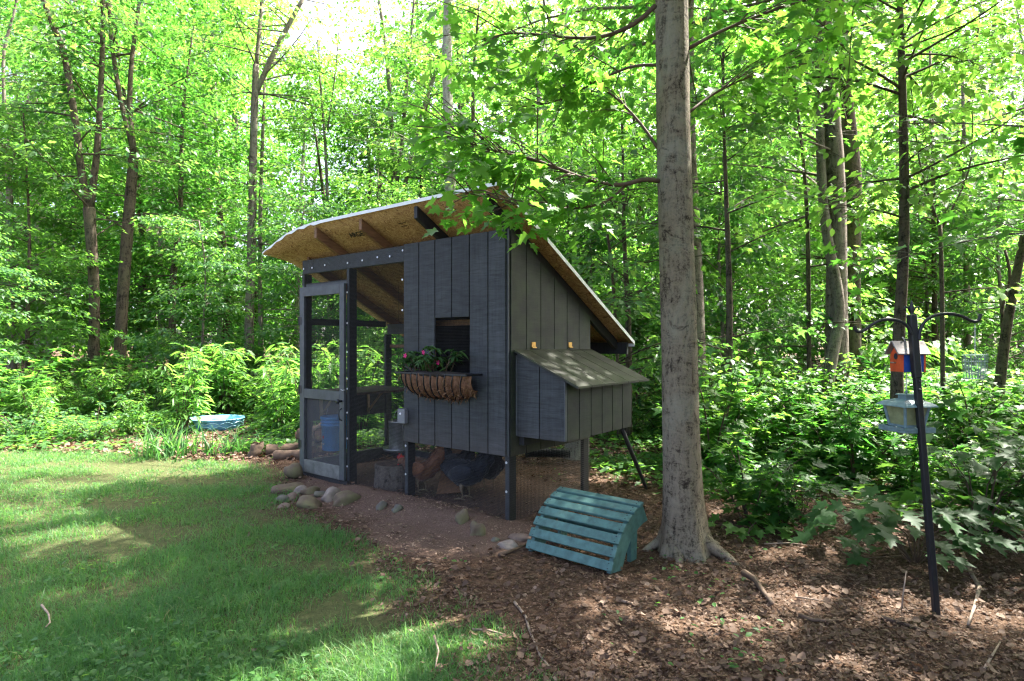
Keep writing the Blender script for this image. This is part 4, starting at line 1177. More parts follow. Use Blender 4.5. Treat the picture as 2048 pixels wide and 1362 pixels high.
# sun flecks that reach the ground: (x, y, rx, ry) -- gaps kept open in the canopy overhead
FLECKS = [(-3.9, 6.8, 1.0, .6), (-5.7, 6.9, 1.2, .5), (-6.4, 5.9, .8, .22), (-4.5, 5.85, .5, .16), (-5.0, 5.2, .5, .15), (-3.3, 5.5, .35, .12), (-3.9, 4.9, .35, .12), (-2.9, 4.5, .22, .1), (-4.9, 8.9, 2.0, 1.1), (-7.5, 8.5, 2, 1.5),
          (-.82, 3.1, .16, .12), (-1.25, 2.75, .22, .2), (-1.0, 2.45, .25, .15), (-2.0, 2.75, .25, .2), (-1.45, 2.9, .15, .12), (-3.2, 4.4, .4, .2), (-2.4, 2.55, .3, .1),
          (-.9, 2.72, .85, .42), (.95, 2.98, .32, .17), (1.3, 2.66, .3, .13), (1.88, 4.03, .38, .19), (1.86, 3.27, .56, .17), (1.7, 4.75, .3, .2), (.5, 3.18, .2, .12), (2.4, 3.1, .26, .13), (.42, 2.72, .16, .12), (1.5, 3.6, .15, .11),
          (2.9, 4.3, .4, .3), (3.4, 5.6, .7, .5), (2.2, 6.5, .6, .5), (1.2, 6.3, .5, .3), (3.0, 7.8, .9, .6), (5, 7, .9, .7), (3.6, 6.5, 1.0, .6), (5.6, 8.3, 1.5, .9), (4.4, 9.6, 1.4, .9), (7.2, 8.2, 1.2, .9), (2.2, 8.2, .8, .6), (6.5, 10.5, 2, 1)]
def open_to_sun(P):
    gx_ = P[:, 0] - SX * P[:, 2]; gy_ = P[:, 1] - SY * P[:, 2]
    k = np.zeros(len(P), bool)
    for x, y, a, c in FLECKS:
        k |= ((gx_ - x) / a) ** 2 + ((gy_ - y) / c) ** 2 < 1 + .35 * np.sin(np.arctan2(gy_ - y, gx_ - x) * 5 + x * 7)
    return k

def smooth_path(P, rad, n=3):
    P = np.asarray(P, float); t = np.arange(len(P)); tt = np.linspace(0, len(P) - 1, (len(P) - 1) * n + 1)
    Q = np.stack([np.interp(tt, t, P[:, i]) for i in range(3)], 1)
    for _ in range(2): Q[1:-1] = (Q[:-2] + 2 * Q[1:-1] + Q[2:]) / 4
    return Q, np.interp(tt, t, rad)

def along(P, R_, s):
    seg = np.linalg.norm(np.diff(P, axis=0), axis=1); c = np.concatenate([[0], np.cumsum(seg)]); x = s * c[-1]
    return np.array([np.interp(x, c, P[:, i]) for i in range(3)]), np.interp(x, c, R_), c[-1]

def grow(rs, paths, nl, hmin, llen, el=(5, 40), lsize=.1, dens=34, flat=.05, spread=.22, droop=.06, side=None, hmax=99, twig=True, sides=10, cull=False):
    """trunk paths -> wood MB and leaf arrays; sprays lie flat along side branches"""
    wood = MB(); LP, LD, LN, LS = [], [], [], []
    for P, rad in paths: wood.tube(P, rad, sides, True)
    for i in range(nl):
        P, rad = paths[int(rs.integers(0, len(paths)))]
        s = rs.uniform(0, 1)
        p, r0, plen = along(P, rad, s)
        if p[2] < hmin or p[2] > hmax: continue
        az = rs.uniform(0, 2 * math.pi) if side is None else rs.normal(side[0], side[1])
        e = R(rs.uniform(*el)); L = llen * rs.uniform(.55, 1.15) * (1 - .35 * s)
        d = np.array([math.cos(az) * math.cos(e), math.sin(az) * math.cos(e), math.sin(e)])
        q = np.linspace(0, 1, 6)[:, None]
        bend = rs.normal(0, .10, 3)
        B = p + d * L * q + bend * L * q ** 2 - np.array([0, 0, 1]) * droop * L * L * q ** 2
        if cull and open_to_sun(B[1:]).mean() > .5: continue
        br = np.linspace(min(r0 * .45, .007 + L * .007), .003, 6)
        wood.tube(B, br, 6, False)
        hd = np.array([d[0], d[1], 0]); hd /= np.linalg.norm(hd) + 1e-9
        nsub = int(L * 3.4) + 3
        for k in range(nsub):
            t = rs.uniform(.18, 1.0) if k else 1.0
            b0 = np.array([np.interp(t, q[:, 0], B[:, j]) for j in range(3)])
            a2 = (1 if k % 2 else -1) * rs.uniform(.5, 1.2) if k else rs.normal(0, .2)
            sd = np.array([hd[0] * math.cos(a2) - hd[1] * math.sin(a2), hd[0] * math.sin(a2) + hd[1] * math.cos(a2), rs.normal(-.05, .14)])
            sl = L * rs.uniform(.25, .5) * (1.15 - .6 * t) + .25
            if cull and open_to_sun((b0 + sd * sl * .5)[None])[0]: continue
            if twig: wood.tube(np.stack([b0, b0 + sd * sl * .5 + [0, 0, .02], b0 + sd * sl]), [.004, .003, .0015], 4, False)
            m_ = max(4, int(sl * dens * rs.uniform(.6, 1.3)))
            tt = rs.uniform(.08, 1.1, m_); lat = np.array([-sd[1], sd[0], 0])
            off = rs.uniform(-1, 1, m_) * spread
            pos = b0 + sd * (tt * sl)[:, None] + lat * off[:, None] + np.stack([np.zeros(m_), np.zeros(m_), rs.normal(0, flat, m_) - .25 * np.abs(off)], 1)
            LP.append(pos)
            LD.append(sd * .6 + lat * np.sign(off)[:, None] * rs.uniform(.2, 1.1, m_)[:, None] + np.stack([rs.normal(0, .3, m_), rs.normal(0, .3, m_), rs.normal(-.35, .25, m_)], 1))
            LN.append(np.stack([rs.normal(0, .38, m_), rs.normal(0, .38, m_), np.ones(m_)], 1))
            LS.append(lsize * (.42 + .95 * rs.random(m_) ** .8))
    return wood, np.concatenate(LP), np.concatenate(LD), np.concatenate(LN), np.concatenate(LS)

def px_path(pts, Z, base=True, dy=0.0):
    P = []; rad = []
    if base:
        x0 = (pts[0][0] - 1024) / F_PX * Z
        P.append((x0, Z, gzf(x0, Z) - .15)); rad.append(pts[0][2] * .7 / 2 / F_PX * Z * 1.2)
    for i, (px, py, w) in enumerate(pts):
        p = PW(px, py, Z + dy * i)
        if base and p[2] < P[0][2] + .3: continue
        P.append(p); rad.append(w * .7 / 2 / F_PX * Z)
    return smooth_path(P, rad)

def crnd(P, rs):
    return np.clip(.62 * fbm(P[:, 0] * .9 + P[:, 2] * .7, P[:, 1] * .9 - P[:, 2] * .6, 7, 2) - .08 + .5 * rs.random(len(P)), 0, 1)

def place_tree(name, label, cat, group, wood, leaves, lmat, wmat, tmpl, rs, origin):
    t = empty(name, origin); tag(t, label, cat, group)
    o3 = np.array(origin)
    wood.v = [tuple(np.array(p) - o3) for p in wood.v]
    wood.build('trunk', M[wmat], t, True)
    P, D, N, S = leaves
    if len(P):
        me = leaves_mesh('crown', P - o3, D, N, S, tmpl, crnd(P, rs))
        link('crown', me, t, M[lmat])
    return t

# ---- traced trees: (label, paths in photo pixels, depth, bark, leaf, limbs, hmin, limb length, leaf size, density)
def traced(label, stems, Z, wmat, lmat, nl, hmin, llen, lsize=.12, dens=24, seed=1, ext=None, tmpl=T_RHOMB, cat='tree', group='trees of the surrounding wood', name='forest_tree', el=(-5, 35), cull=True, hmax=99, spread=.24):
    rs = np.random.default_rng(seed)
    paths = [px_path(s, Z, base=(i == 0), dy=.06 * rs.normal()) for i, s in enumerate(stems)]
    wood, P, D, N, S = grow(rs, paths, nl, hmin, llen, el, lsize, dens, side=None, hmax=hmax, spread=spread, cull=cull)
    if cull:
        k = ~open_to_sun(P); P, D, N, S = P[k], D[k], N[k], S[k]
    org = tuple(paths[0][0][0] + np.array([0, 0, .15]))
    return place_tree(name, label, cat, group, wood, (P, D, N, S), lmat, wmat, tmpl, rs, org)

traced('dark forked maple dividing into two tall stems behind the weedy bank', [[(190, 800, 34), (187, 700, 28), (190, 600, 26), (184, 500, 27), (178, 415, 30)], [(178, 425, 21), (160, 330, 19), (152, 250, 18), (140, 170, 16), (125, 90, 15), (95, 30, 13), (70, -60, 10)], [(180, 420, 19), (193, 320, 17), (200, 220, 15), (205, 100, 13), (207, -40, 10)]], 13, 'bark_dark', 'mapleblue', 40, 3.4, 2.6, .125, 24, 101)
traced('stout rough-barked maple standing just beside the forked one', [[(238, 800, 36), (240, 700, 31), (245, 600, 30), (252, 500, 30), (262, 380, 28), (268, 300, 24)], [(268, 305, 16), (258, 220, 14), (262, 120, 12), (280, 0, 10), (285, -80, 8)], [(268, 305, 14), (240, 200, 13), (222, 80, 11), (215, -40, 8)]], 13.5, 'bark_dark', 'maple', 46, 3.6, 3.0, .125, 24, 102)
traced('slim pale-barked tree by the stout rough maple', [[(95, 760, 15), (100, 600, 13), (112, 450, 12), (125, 310, 11), (130, 180, 8), (128, 50, 6)]], 17.5, 'bark_pale', 'mapleblue', 34, 2.5, 2.8, .13, 24, 103)
traced('grey tree with a low fork at the shady edge of the bank', [[(25, 780, 20), (22, 600, 18), (20, 400, 16), (15, 320, 15)], [(15, 325, 10), (8, 200, 9), (5, 100, 8), (25, 40, 7), (40, -30, 6)], [(20, 335, 9), (45, 250, 8), (60, 180, 7)]], 15, 'bark_grey', 'mapleblue', 44, 1.8, 2.8, .13, 26, 104)
traced('tall grey-brown tree with a heavy slanting limb near the coop roof', [[(497, 780, 28), (498, 650, 25), (503, 500, 24), (506, 350, 22), (508, 230, 20), (512, 130, 18)], [(510, 190, 15), (545, 110, 15), (580, 45, 13), (610, -10, 11)], [(512, 135, 12), (520, 50, 11), (528, -40, 10)]], 15, 'bark_grey', 'limeleaf', 38, 3.2, 2.5, .125, 22, 105)
traced('thin straight tree close behind the tall grey-brown one', [[(524, 780, 14), (520, 600, 12), (520, 450, 12), (524, 300, 10), (530, 150, 7)]], 17, 'bark_grey', 'limeleaf', 26, 2, 2.2, .13, 22, 106)
traced('thick grey trunk rising straight behind the coop roof', [[(906, 780, 36), (905, 500, 34), (900, 380, 31), (897, 250, 30), (893, 120, 28), (897, 0, 26), (900, -120, 22)]], 15, 'bark_pale', 'limeleaf', 26, 3.5, 2.4, .125, 22, 107)
traced('clump of several leaning grey stems behind the coop', [[(795, 780, 20), (793, 600, 18), (790, 400, 16), (783, 250, 14), (775, 120, 11), (760, 0, 9), (740, -60, 7)], [(790, 395, 12), (805, 280, 11), (812, 180, 10), (822, 80, 8), (830, -30, 6)], [(798, 430, 12), (835, 250, 12), (870, 150, 10), (890, 80, 8)]], 17, 'bark_grey', 'limeleaf', 40, 3, 2.3, .13, 20, 108)
traced('dark bent tree between the leaning clump and the thin sapling', [[(757, 780, 16), (757, 420, 14), (760, 330, 12), (752, 250, 9), (735, 200, 7)]], 18, 'bark_dark', 'mapleblue', 26, 2.5, 2.3, .13, 20, 109)
traced('thin double-stemmed sapling standing against the bright sky', [[(660, 780, 11), (656, 440, 9), (652, 300, 8), (640, 160, 6), (635, 80, 4)], [(655, 260, 5), (672, 140, 4), (678, 60, 3)]], 16, 'bark_grey', 'limeleaf', 24, 2.5, 1.7, .12, 18, 110)
traced('pale leaning tree glimpsed through the maple branch', [[(1090, 700, 20), (1085, 300, 16), (1075, 180, 14), (1085, 100, 12), (1090, -20, 10)]], 14, 'bark_pale', 'limeleaf', 28, 2, 2.2, .12, 22, 111, hmax=8.2)
traced('slender pale tree tilting beside the pale leaning one', [[(1095, 700, 16), (1100, 330, 13), (1112, 200, 11), (1130, 100, 9), (1135, -20, 7)]], 14.6, 'bark_pale', 'limeleaf', 28, 1.5, 2.2, .12, 22, 112, hmax=8.5)
traced('grey maple with a bowed trunk beyond the big trunk', [[(1655, 880, 36), (1655, 760, 34), (1668, 690, 34), (1682, 630, 32), (1672, 560, 30), (1655, 480, 28), (1643, 380, 27), (1640, 250, 25), (1637, 120, 24), (1636, 0, 24), (1630, -150, 20), (1620, -400, 14), (1615, -700, 8)]], 9, 'bark_grey', 'maple', 62, 1.6, 2.5, .115, 24, 113, tmpl=T_MAPLE_LO)
traced('broad dark mossy double trunk behind the bowed maple', [[(1700, 850, 56), (1702, 700, 52), (1703, 560, 46), (1705, 450, 44), (1708, 350, 42), (1700, 280, 38), (1690, 150, 30), (1680, 0, 24)]], 11.5, 'bark_dark', 'limeleaf', 44, 3, 3.0, .12, 24, 114)
traced('thin reddish sapling close to the bowed maple', [[(1618, 800, 12), (1617, 500, 12), (1612, 380, 10), (1600, 250, 8), (1585, 150, 6)]], 9.6, 'bark_dark', 'maple', 22, 1.3, 1.7, .11, 22, 115)
traced('dark sapling forking into a wide V behind the feeders', [[(1886, 820, 12), (1884, 560, 11), (1880, 450, 10)], [(1880, 455, 6), (1850, 370, 5), (1835, 310, 4), (1820, 150, 3)], [(1884, 455, 6), (1925, 380, 5), (1945, 320, 4), (1945, 200, 3)]], 7, 'bark_dark', 'limeleaf', 44, 1.0, 1.6, .105, 26, 116, tmpl=T_OVAL)
traced('dark vine-wrapped tree leaning away behind the suet cage', [[(1995, 800, 28), (2005, 720, 26), (2015, 640, 24), (2035, 540, 22), (2055, 440, 18), (2070, 300, 14)], [(2000, 770, 8), (2020, 690, 8), (1998, 620, 8), (2025, 560, 8), (2010, 500, 7)]], 7.5, 'bark_dark', 'maple', 34, 1.2, 1.9, .11, 24, 117, tmpl=T_MAPLE_LO)
traced('straight dark tree deep behind the birdhouse', [[(1870, 780, 15), (1870, 650, 14), (1868, 540, 12), (1866, 300, 9), (1860, 100, 6)]], 14, 'bark_dark', 'limeleaf', 36, 1.6, 2.4, .13, 24, 118)
traced('straight brown tree deep behind the suet cage', [[(1935, 780, 18), (1935, 620, 16), (1930, 400, 12), (1925, 150, 8)]], 14.5, 'bark_grey', 'limeleaf', 36, 2, 2.4, .13, 24, 119)
traced('small crooked tree behind the roof eave', [[(1238, 780, 11), (1228, 580, 9), (1218, 480, 8), (1205, 420, 5), (1190, 330, 3)]], 8.6, 'bark_dark', 'mapleblue', 30, .8, 1.5, .11, 24, 120, hmax=4.2)
traced('thin grey tree standing between forked maple and heavy-limbed tree', [[(440, 780, 13), (438, 450, 11), (436, 330, 9), (430, 150, 6)]], 19, 'bark_pale', 'limeleaf', 30, 2, 2.4, .14, 20, 121)
traced('pale slanting tree behind the stout rough maple', [[(325, 780, 14), (318, 500, 12), (330, 350, 10), (345, 200, 7)]], 18.5, 'bark_pale', 'maple', 34, 2, 2.5, .14, 20, 122)

# ---- the big maple beside the nest box
rs = np.random.default_rng(77)
MZ = 4.07
bx, by = (1368 - 1024) / F_PX * MZ, MZ
mt = empty('maple_tree', (bx, by, 0)); tag(mt, 'grey-barked maple with flared roots standing beside the nest box', 'tree')
tp, tr = px_path([(a_, b_, c_ / .7) for a_, b_, c_ in [(1371, 1085, 104), (1369, 1050, 90), (1366, 1000, 81), (1362, 900, 76), (1358, 700, 73), (1351, 400, 70), (1346, 200, 68), (1343, 0, 66), (1340, -300, 60), (1338, -700, 52), (1330, -1300, 36), (1320, -2000, 14)]], MZ); tr = tr * .96
k = 28; n = len(tp); t_, u_, w_ = frames(tp); V = []
for i in range(n):
    zz = max(0, tp[i][2])
    fl_ = math.exp(-zz / .16)
    for j in range(k):
        a = 2 * math.pi * j / k
        rr = tr[i] * (1 + fl_ * .34 * max(0, math.cos(5 * a + .6)) + .025 * math.sin(3 * a + tp[i][2] * 2) + .012 * math.sin(9 * a + tp[i][2] * 7))
        V.append(tp[i] + rr * (math.cos(a) * u_[i] + math.sin(a) * w_[i]) - np.array([bx, by, 0]))
tb = MB(); tb.add(V, [(i * k + j, i * k + (j + 1) % k, (i + 1) * k + (j + 1) % k, (i + 1) * k + j) for i in range(n - 1) for j in range(k)])
for az, L, r0 in ((-.7, .38, .065), (-2.2, .25, .065), (3.0, .30, .055), (1.9, .3, .055), (.6, .36, .06), (-1.45, .22, .07), (-.15, .30, .055)):
    d = np.array([math.cos(az), math.sin(az), 0]); lat = np.array([-d[1], d[0], 0])
    pts = [d * L * q + lat * .05 * math.sin(q * 4 + az) + np.array([0, 0, z]) for q, z in ((.12, .20), (.32, .085), (.55, .03), (.8, -.005), (1.0, -.04))]
    tb.tube(pts, [r0, r0 * .85, r0 * .62, r0 * .45, r0 * .3], 10, True)
tb.build('trunk', M['bark_main'], mt, True)
LP, LD, LN, LS = [], [], [], []
def limb(pxs, zs_, r0, nsub, subl, up=0.0, dens=13, dropz=.16):
    P = np.array([PW(px, py, z) for (px, py), z in zip(pxs, zs_)])
    Q, rq = smooth_path(P, np.linspace(r0, .004, len(P)))
    o3 = np.array([bx, by, 0])
    b_ = MB(); b_.tube(Q - o3, rq, 8, True)
    for q in range(nsub):
        t = .22 + .78 * (q + rs.uniform(0, 1)) / nsub
        p, r_, l_ = along(Q, rq, min(1, t)); i = min(len(Q) - 2, int(t * (len(Q) - 1))); d = Q[i + 1] - Q[i]; d /= np.linalg.norm(d)
        a2 = rs.choice([-1, 1]) * rs.uniform(.4, 1.3)
        sd = np.array([d[0] * math.cos(a2) - d[1] * math.sin(a2), d[0] * math.sin(a2) + d[1] * math.cos(a2), d[2] * .5 + rs.normal(up, .22)])
        sl = subl * rs.uniform(.5, 1.2)
        e = p + sd * sl; mid = p + sd * sl * .5 + [0, 0, .03]
        b_.tube(np.stack([p, mid, e]) - o3, [.005, .0035, .002], 5, False)
        m_ = max(3, int(dens * sl / .5))
        for _ in range(m_):
            tt = rs.uniform(.15, 1.05); pos = p + sd * sl * tt; an = rs.uniform(0, 6.28)
            ld = np.array([math.cos(an), math.sin(an), rs.uniform(-.9, -.05)]) + sd * .5
            pet = rs.uniform(.02, .07)
            LP.append(pos + ld * pet + np.array([0, 0, -rs.uniform(0, dropz)])); LD.append(ld); LN.append((rs.normal(0, .4), rs.normal(-.25, .4), 1)); LS.append(rs.uniform(.05, .112))
    b_.build('limb', M['twig'], mt, True)
limb([(1318, 362), (1285, 357), (1245, 373), (1180, 362), (1120, 338), (1060, 315), (1000, 305), (940, 290), (900, 250)], np.linspace(4.05, 3.6, 9), .017, 46, .46, .10, 15)
limb([(1250, 372), (1215, 405), (1150, 420), (1060, 412), (990, 395), (930, 385)], np.linspace(3.98, 3.45, 6), .010, 24, .34, .05, 11)
limb([(1310, 12), (1270, 50), (1200, 78), (1120, 75), (1030, 62), (960, 80)], np.linspace(4.0, 3.85, 6), .018, 26, .6, -.05, 12)
limb([(1377, 97), (1440, 62), (1540, 22), (1640, -10), (1720, 10)], np.linspace(4.05, 3.9, 5), .014, 22, .6, -.05, 12)
limb([(1318, 300), (1285, 250), (1230, 190), (1160, 150), (1090, 140)], np.linspace(4.08, 4.5, 5), .012, 22, .55, .0, 12)
limb([(1372, 230), (1420, 190), (1500, 150), (1600, 130)], np.linspace(4.1, 4.6, 4), .011, 16, .45, .0, 12)
limb([(1316, 130), (1260, 130), (1180, 170), (1100, 210), (1020, 215)], np.linspace(4.1, 4.9, 5), .012, 22, .6, .0, 12)
LP, LD, LN, LS = map(np.array, (LP, LD, LN, LS))
key = LS / LP[:, 1] * ((np.abs(LP[:, 0] / LP[:, 1]) < .86) & ((LP[:, 2] - CAM_H) / LP[:, 1] < .57))
oi = np.argsort(-key)
o3 = np.array([bx, by, 0])
pick, rest = oi[:300], oi[300:]
leaf_objects(mt, LP[pick] - o3, LD[pick], LN[pick], LS[pick], T_MAPLE, M['maplenear'], rs)
o = link('small_foliage', leaves_mesh('small_foliage', LP[rest] - o3, LD[rest], LN[rest], LS[rest], T_MAPLE, rs.random(len(rest))), mt, M['maplenear']); tag(o, kind='stuff')
wood, P, D, N, S = grow(rs, [(tp[len(tp) // 3:], tr[len(tr) // 3:])], 110, 3.9, 3.3, (0, 45), .115, 26, sides=6, cull=True)
kp = ~open_to_sun(P); wood.v = [tuple(np.array(p) - o3) for p in wood.v]
wood.build('upper_limbs', M['bark_main'], mt, True)
tag(link('crown', leaves_mesh('crown', P[kp] - o3, D[kp], N[kp], S[kp], T_RHOMB, rs.random(kp.sum())), mt, M['maple']), kind='stuff')

# ---- trees standing just outside the frame that shade the yard
def side_tree(label, x, y, H, r, nl, hmin, llen, lmat, wmat, seed, lsize=.115, dens=24, tmpl=T_RHOMB):
    rs = np.random.default_rng(seed)
    P = np.array([(x, y, gzf(x, y) - .15)] + [(x + rs.normal(0, .02 * H * q), y + rs.normal(0, .02 * H * q), H * q) for q in (.15, .35, .6, .8, 1.0)])
    Q, rq = smooth_path(P, [r * 1.3, r, r * .85, r * .6, r * .35, .02])
    wood, LP_, D, N, S = grow(rs, [(Q, rq)], nl, hmin, llen, (0, 40), lsize, dens, cull=True)
    k = ~open_to_sun(LP_)
    return place_tree('forest_tree', label, 'tree', 'trees of the surrounding wood', wood, (LP_[k], D[k], N[k], S[k]), lmat, wmat, tmpl, rs, (x, y, gzf(x, y)))
side_tree('leafy maple beyond the hook pole overhanging the leaf litter', 4.6, 4.0, 9.5, .13, 78, 2.1, 2.6, 'maple', 'bark_grey', 201, .115, 26, T_MAPLE_LO)
side_tree('tall maple rising at the shady side of the leaf litter', 7.2, 6.6, 12, .17, 84, 2.0, 3.2, 'maple', 'bark_grey', 202)
side_tree('big maple standing among the undergrowth beyond the pipe', 5.2, 9.5, 12.5, .16, 56, 3.8, 2.8, 'limeleaf', 'bark_grey', 203)
side_tree('maple shading the path side of the yard', 4.2, 1.2, 10, .14, 46, 3.6, 3.0, 'maple', 'bark_grey', 204)
side_tree('young maple spreading over the undergrowth past the feeders', 4.1, 6.3, 7.2, .06, 66, 1.2, 1.7, 'limeleaf', 'bark_dark', 205, .10, 24, T_OVAL)
side_tree('young maple growing between big trunk and bowed maple', 2.75, 7.6, 5.2, .05, 44, .9, 1.5, 'mapleblue', 'bark_dark', 206, .11, 24, T_MAPLE_LO)
side_tree('maple sapling behind the rear coop leg', 1.7, 8.7, 5.0, .05, 40, .8, 1.5, 'limeleaf', 'bark_dark', 207, .11, 22)

side_tree('added high-crowned maple shading coop and lawn, hidden behind the big trunk', 2.75, 8.95, 14.5, .15, 120, 6.0, 4.4, 'maple', 'bark_grey', 208)  # unseen tree added so its crown shades the coop and lawn

# ---- repeated trees deeper in the wood: one set of meshes, many copies
def proto(seed, H, r, nl, hmin, llen, lmat, wmat, lsize, dens):
    rs = np.random.default_rng(seed)
    P = np.array([(0, 0, -.3)] + [(rs.normal(0, .025 * H * q), rs.normal(0, .025 * H * q), H * q) for q in (.1, .3, .5, .75, 1.0)])
    Q, rq = smooth_path(P, [r * 1.3, r * 1.05, r * .9, r * .75, r * .45, .02])
    wood, LP_, D, N, S = grow(rs, [(Q, rq)], nl, hmin, llen, (-8, 38), lsize, dens, twig=False, sides=8)
    a = wood.build('trunk', M[wmat], None, True); b2 = link('crown', leaves_mesh('crown', LP_, D, N, S, T_RHOMB, crnd(LP_, rs)), None, M[lmat])
    da, db = a.data, b2.data; bpy.data.objects.remove(a); bpy.data.objects.remove(b2)
    return da, db
PROT = [(proto(301, 14, .15, 90, 1.8, 2.9, 'limeleaf', 'bark_grey', .15, 17), 'tall grey-trunked woodland tree with lime green leaves'),
        (proto(302, 12, .11, 80, 1.2, 2.6, 'maple', 'bark_dark', .15, 18), 'tall dark-trunked woodland tree with mid green leaves'),
        (proto(303, 15, .17, 84, 2.5, 3.0, 'mapleblue', 'bark_pale', .15, 17), 'tall pale-trunked woodland tree with cool green leaves'),
        (proto(304, 7.5, .05, 60, .7, 1.9, 'limeleaf', 'bark_dark', .13, 34), 'slender understorey tree with lime green leaves'),
        (proto(305, 6.0, .045, 60, .5, 1.8, 'mapleblue', 'bark_grey', .13, 34), 'slender understorey tree with cool green leaves')]
def copy_tree(i, x, y, rz, sc):
    (da, db), lab = PROT[i]
    t = empty('woodland_tree', (x, y, gzf(x, y)), rz); t.scale = (sc, sc, sc)
    u = x / max(y, 1)
    where = 'behind the weedy bank' if u < -.36 else ('behind the coop' if u < .2 else 'beyond the hook pole')
    if y < 4: where = 'at the shady side of the yard'
    far = '' if y < 17 else (' further back' if y < 24.5 else ' deepest in the wood')
    tag(t, lab + ' ' + where + far, 'tree', 'trees deep in the wood ' + where + far)
    link('trunk', da, t); link('crown', db, t)
rs = np.random.default_rng(42)
spots = []
for y, n_, kinds in ((11.5, 8, (3, 4)), (13.8, 9, (3, 4)), (15.8, 12, (3, 4, 1)), (18.5, 13, (0, 1, 2, 4)), (22, 14, (0, 1, 2, 2)), (26.5, 15, (0, 1, 2)), (32, 16, (0, 2, 1))):
    for q in range(n_):
        u = -1.02 + 2.04 * (q + rs.uniform(.15, .85)) / n_
        yy = y + rs.uniform(-1.3, 1.3); x = u * yy * .95
        i = int(rs.choice(kinds))
        if y < 14 and (x < 1.2 or rs.random() < .35): continue                  # open ground round the pool and coop
        if -.50 < u < -.22 and y > 14 and i != 3 and rs.random() < .5: continue     # the bright gap in the canopy
        spots.append((i, x, yy))
for i, x, yy in spots: copy_tree(i, x, yy, rs.uniform(0, 6.28), (rs.uniform(.85, 1.1) if i > 2 else (1.41 + .579 * yy) * rs.uniform(.86, 1.02) / (14, 12, 15)[i] * (1.12 if yy > 24 else 1)) * (.8 if -.42 < x / yy < -.22 and yy > 14 else 1))
for i, x, yy, sc_ in ((4, -6.4, 12.3, .65), (3, -10.2, 12.5, .85), (4, -4.7, 13.2, .75), (3, -3.0, 13.4, .7), (4, -1.5, 12, .7), (3, .3, 11.8, .75), (4, 1.7, 12.4, .8), (4, -9.6, 10.4, .6), (3, 3.3, 11.2, .7)): copy_tree(i, x, yy, rs.uniform(0, 6.28), sc_)
for i, x, yy in ((4, 4.6, -1.2), (3, 6.2, 1.6), (1, 7.6, -2.6), (4, 5.6, -4.2), (3, 8.2, 3.6), (0, 9.5, .2), (4, 6.6, 3.3)): copy_tree(i, x, yy, rs.uniform(0, 6.28), rs.uniform(.9, 1.1))

# ---- the wood's far edge, one leafy mass
rs = np.random.default_rng(9); n = 42000
yy = rs.uniform(34, 46, n); u = rs.uniform(-1.15, 1.15, n); xx = u * yy
hh = (9 + 7 * fbm(xx * .12, yy * .0 + 3, 4, 3)) * np.where((u > -.40) & (u < -.24), .62, 1.0)
zz = rs.random(n) ** .85 * hh
keep = fbm(xx * .5 + 7, zz * .6, 17, 3) > .36
P = np.stack([xx, yy, zz + .4], 1)[keep]; n = len(P)
fo = link('distant_woods', leaves_mesh('distant_woods', P, rs.normal(0, 1, (n, 3)) + [0, 0, -.4], rs.normal(0, .5, (n, 3)) + [0, 0, 1], rs.uniform(.35, .6, n), T_RHOMB, rs.random(n)), None, M['limeleaf'])
tag(fo, 'sunlit leafy mass closing the far side of the wood', 'woods', kind='stuff')

# ================================================================== shrubs and plants
def shrub_proto(seed, H, spread, ns, nleaf, tmpl, size, upright=.8, wid=1.0):
    rs = np.random.default_rng(seed); st_ = MB(); P, D, N, S = [], [], [], []
    for s in range(ns):
        az = rs.uniform(0, 6.28); hh = H * rs.uniform(.6, 1.1)
        tipv = np.array([math.cos(az) * spread * rs.uniform(.3, 1), math.sin(az) * spread * rs.uniform(.3, 1), hh])
        b0 = np.array([math.cos(az) * .05, math.sin(az) * .05, -.05])
        Q = np.stack([b0, b0 + tipv * [.25, .25, .45], b0 + tipv * [.6, .6, .8], b0 + tipv])
        st_.tube(Q, [.010, .008, .006, .003], 5, False)
        for q in range(nleaf // ns):
            t = rs.uniform(.22, 1.03); p = np.array([np.interp(t, [0, .45, .8, 1], Q[:, i]) for i in range(3)])
            an = q * 2.4 + rs.normal(0, .4); out = np.array([math.cos(an), math.sin(an), rs.uniform(-.5, .45)])
            rr = rs.uniform(0, 1) ** .7 * (.28 * H) * (1.15 - t)
            P.append(p + out * rr); D.append(out); N.append((rs.normal(0, .3), rs.normal(0, .3), 1)); S.append(size * rs.uniform(.55, 1.25))
    a = st_.build('stem', M['twig'], None, True); da = a.data; bpy.data.objects.remove(a)
    db = leaves_mesh('foliage', np.array(P), np.array(D), np.array(N), np.array(S), tmpl, rs.random(len(P)), np.full(len(P), wid))
    return da, db
SH = {'maple': (shrub_proto(401, .95, .55, 7, 420, T_MAPLE_LO, .12), 'M', 'knee-high maple seedling clump in the undergrowth', 'maple'),
      'oval': (shrub_proto(402, 1.2, .75, 10, 700, T_OVAL, .095), 'M', 'rounded bush of oval leaves in the undergrowth', 'under'),
      'lance': (shrub_proto(403, 1.15, .5, 9, 420, T_LANCE, .17), 'M', 'upright weedy plant with long narrow lime leaves', 'limeleaf'),
      'cool': (shrub_proto(404, .8, .8, 9, 620, T_OVAL, .085), 'M', 'low spreading bush of cool green leaves', 'mapleblue')}
for kx in SH: SH[kx][0][1].materials.append(M[SH[kx][3]])
def shrub(kind, x, y, sc, rz, label=None, group='shrubs of the undergrowth', zsc=1.0, cat='shrub'):
    (da, db), _, lab, mt_ = SH[kind]
    t = empty('shrub', (x, y, gzf(x, y)), rz); t.scale = (sc, sc, sc * zsc); tag(t, label or lab, cat, group)
    link('stem', da, t); link('foliage', db, t)
rs = np.random.default_rng(8)
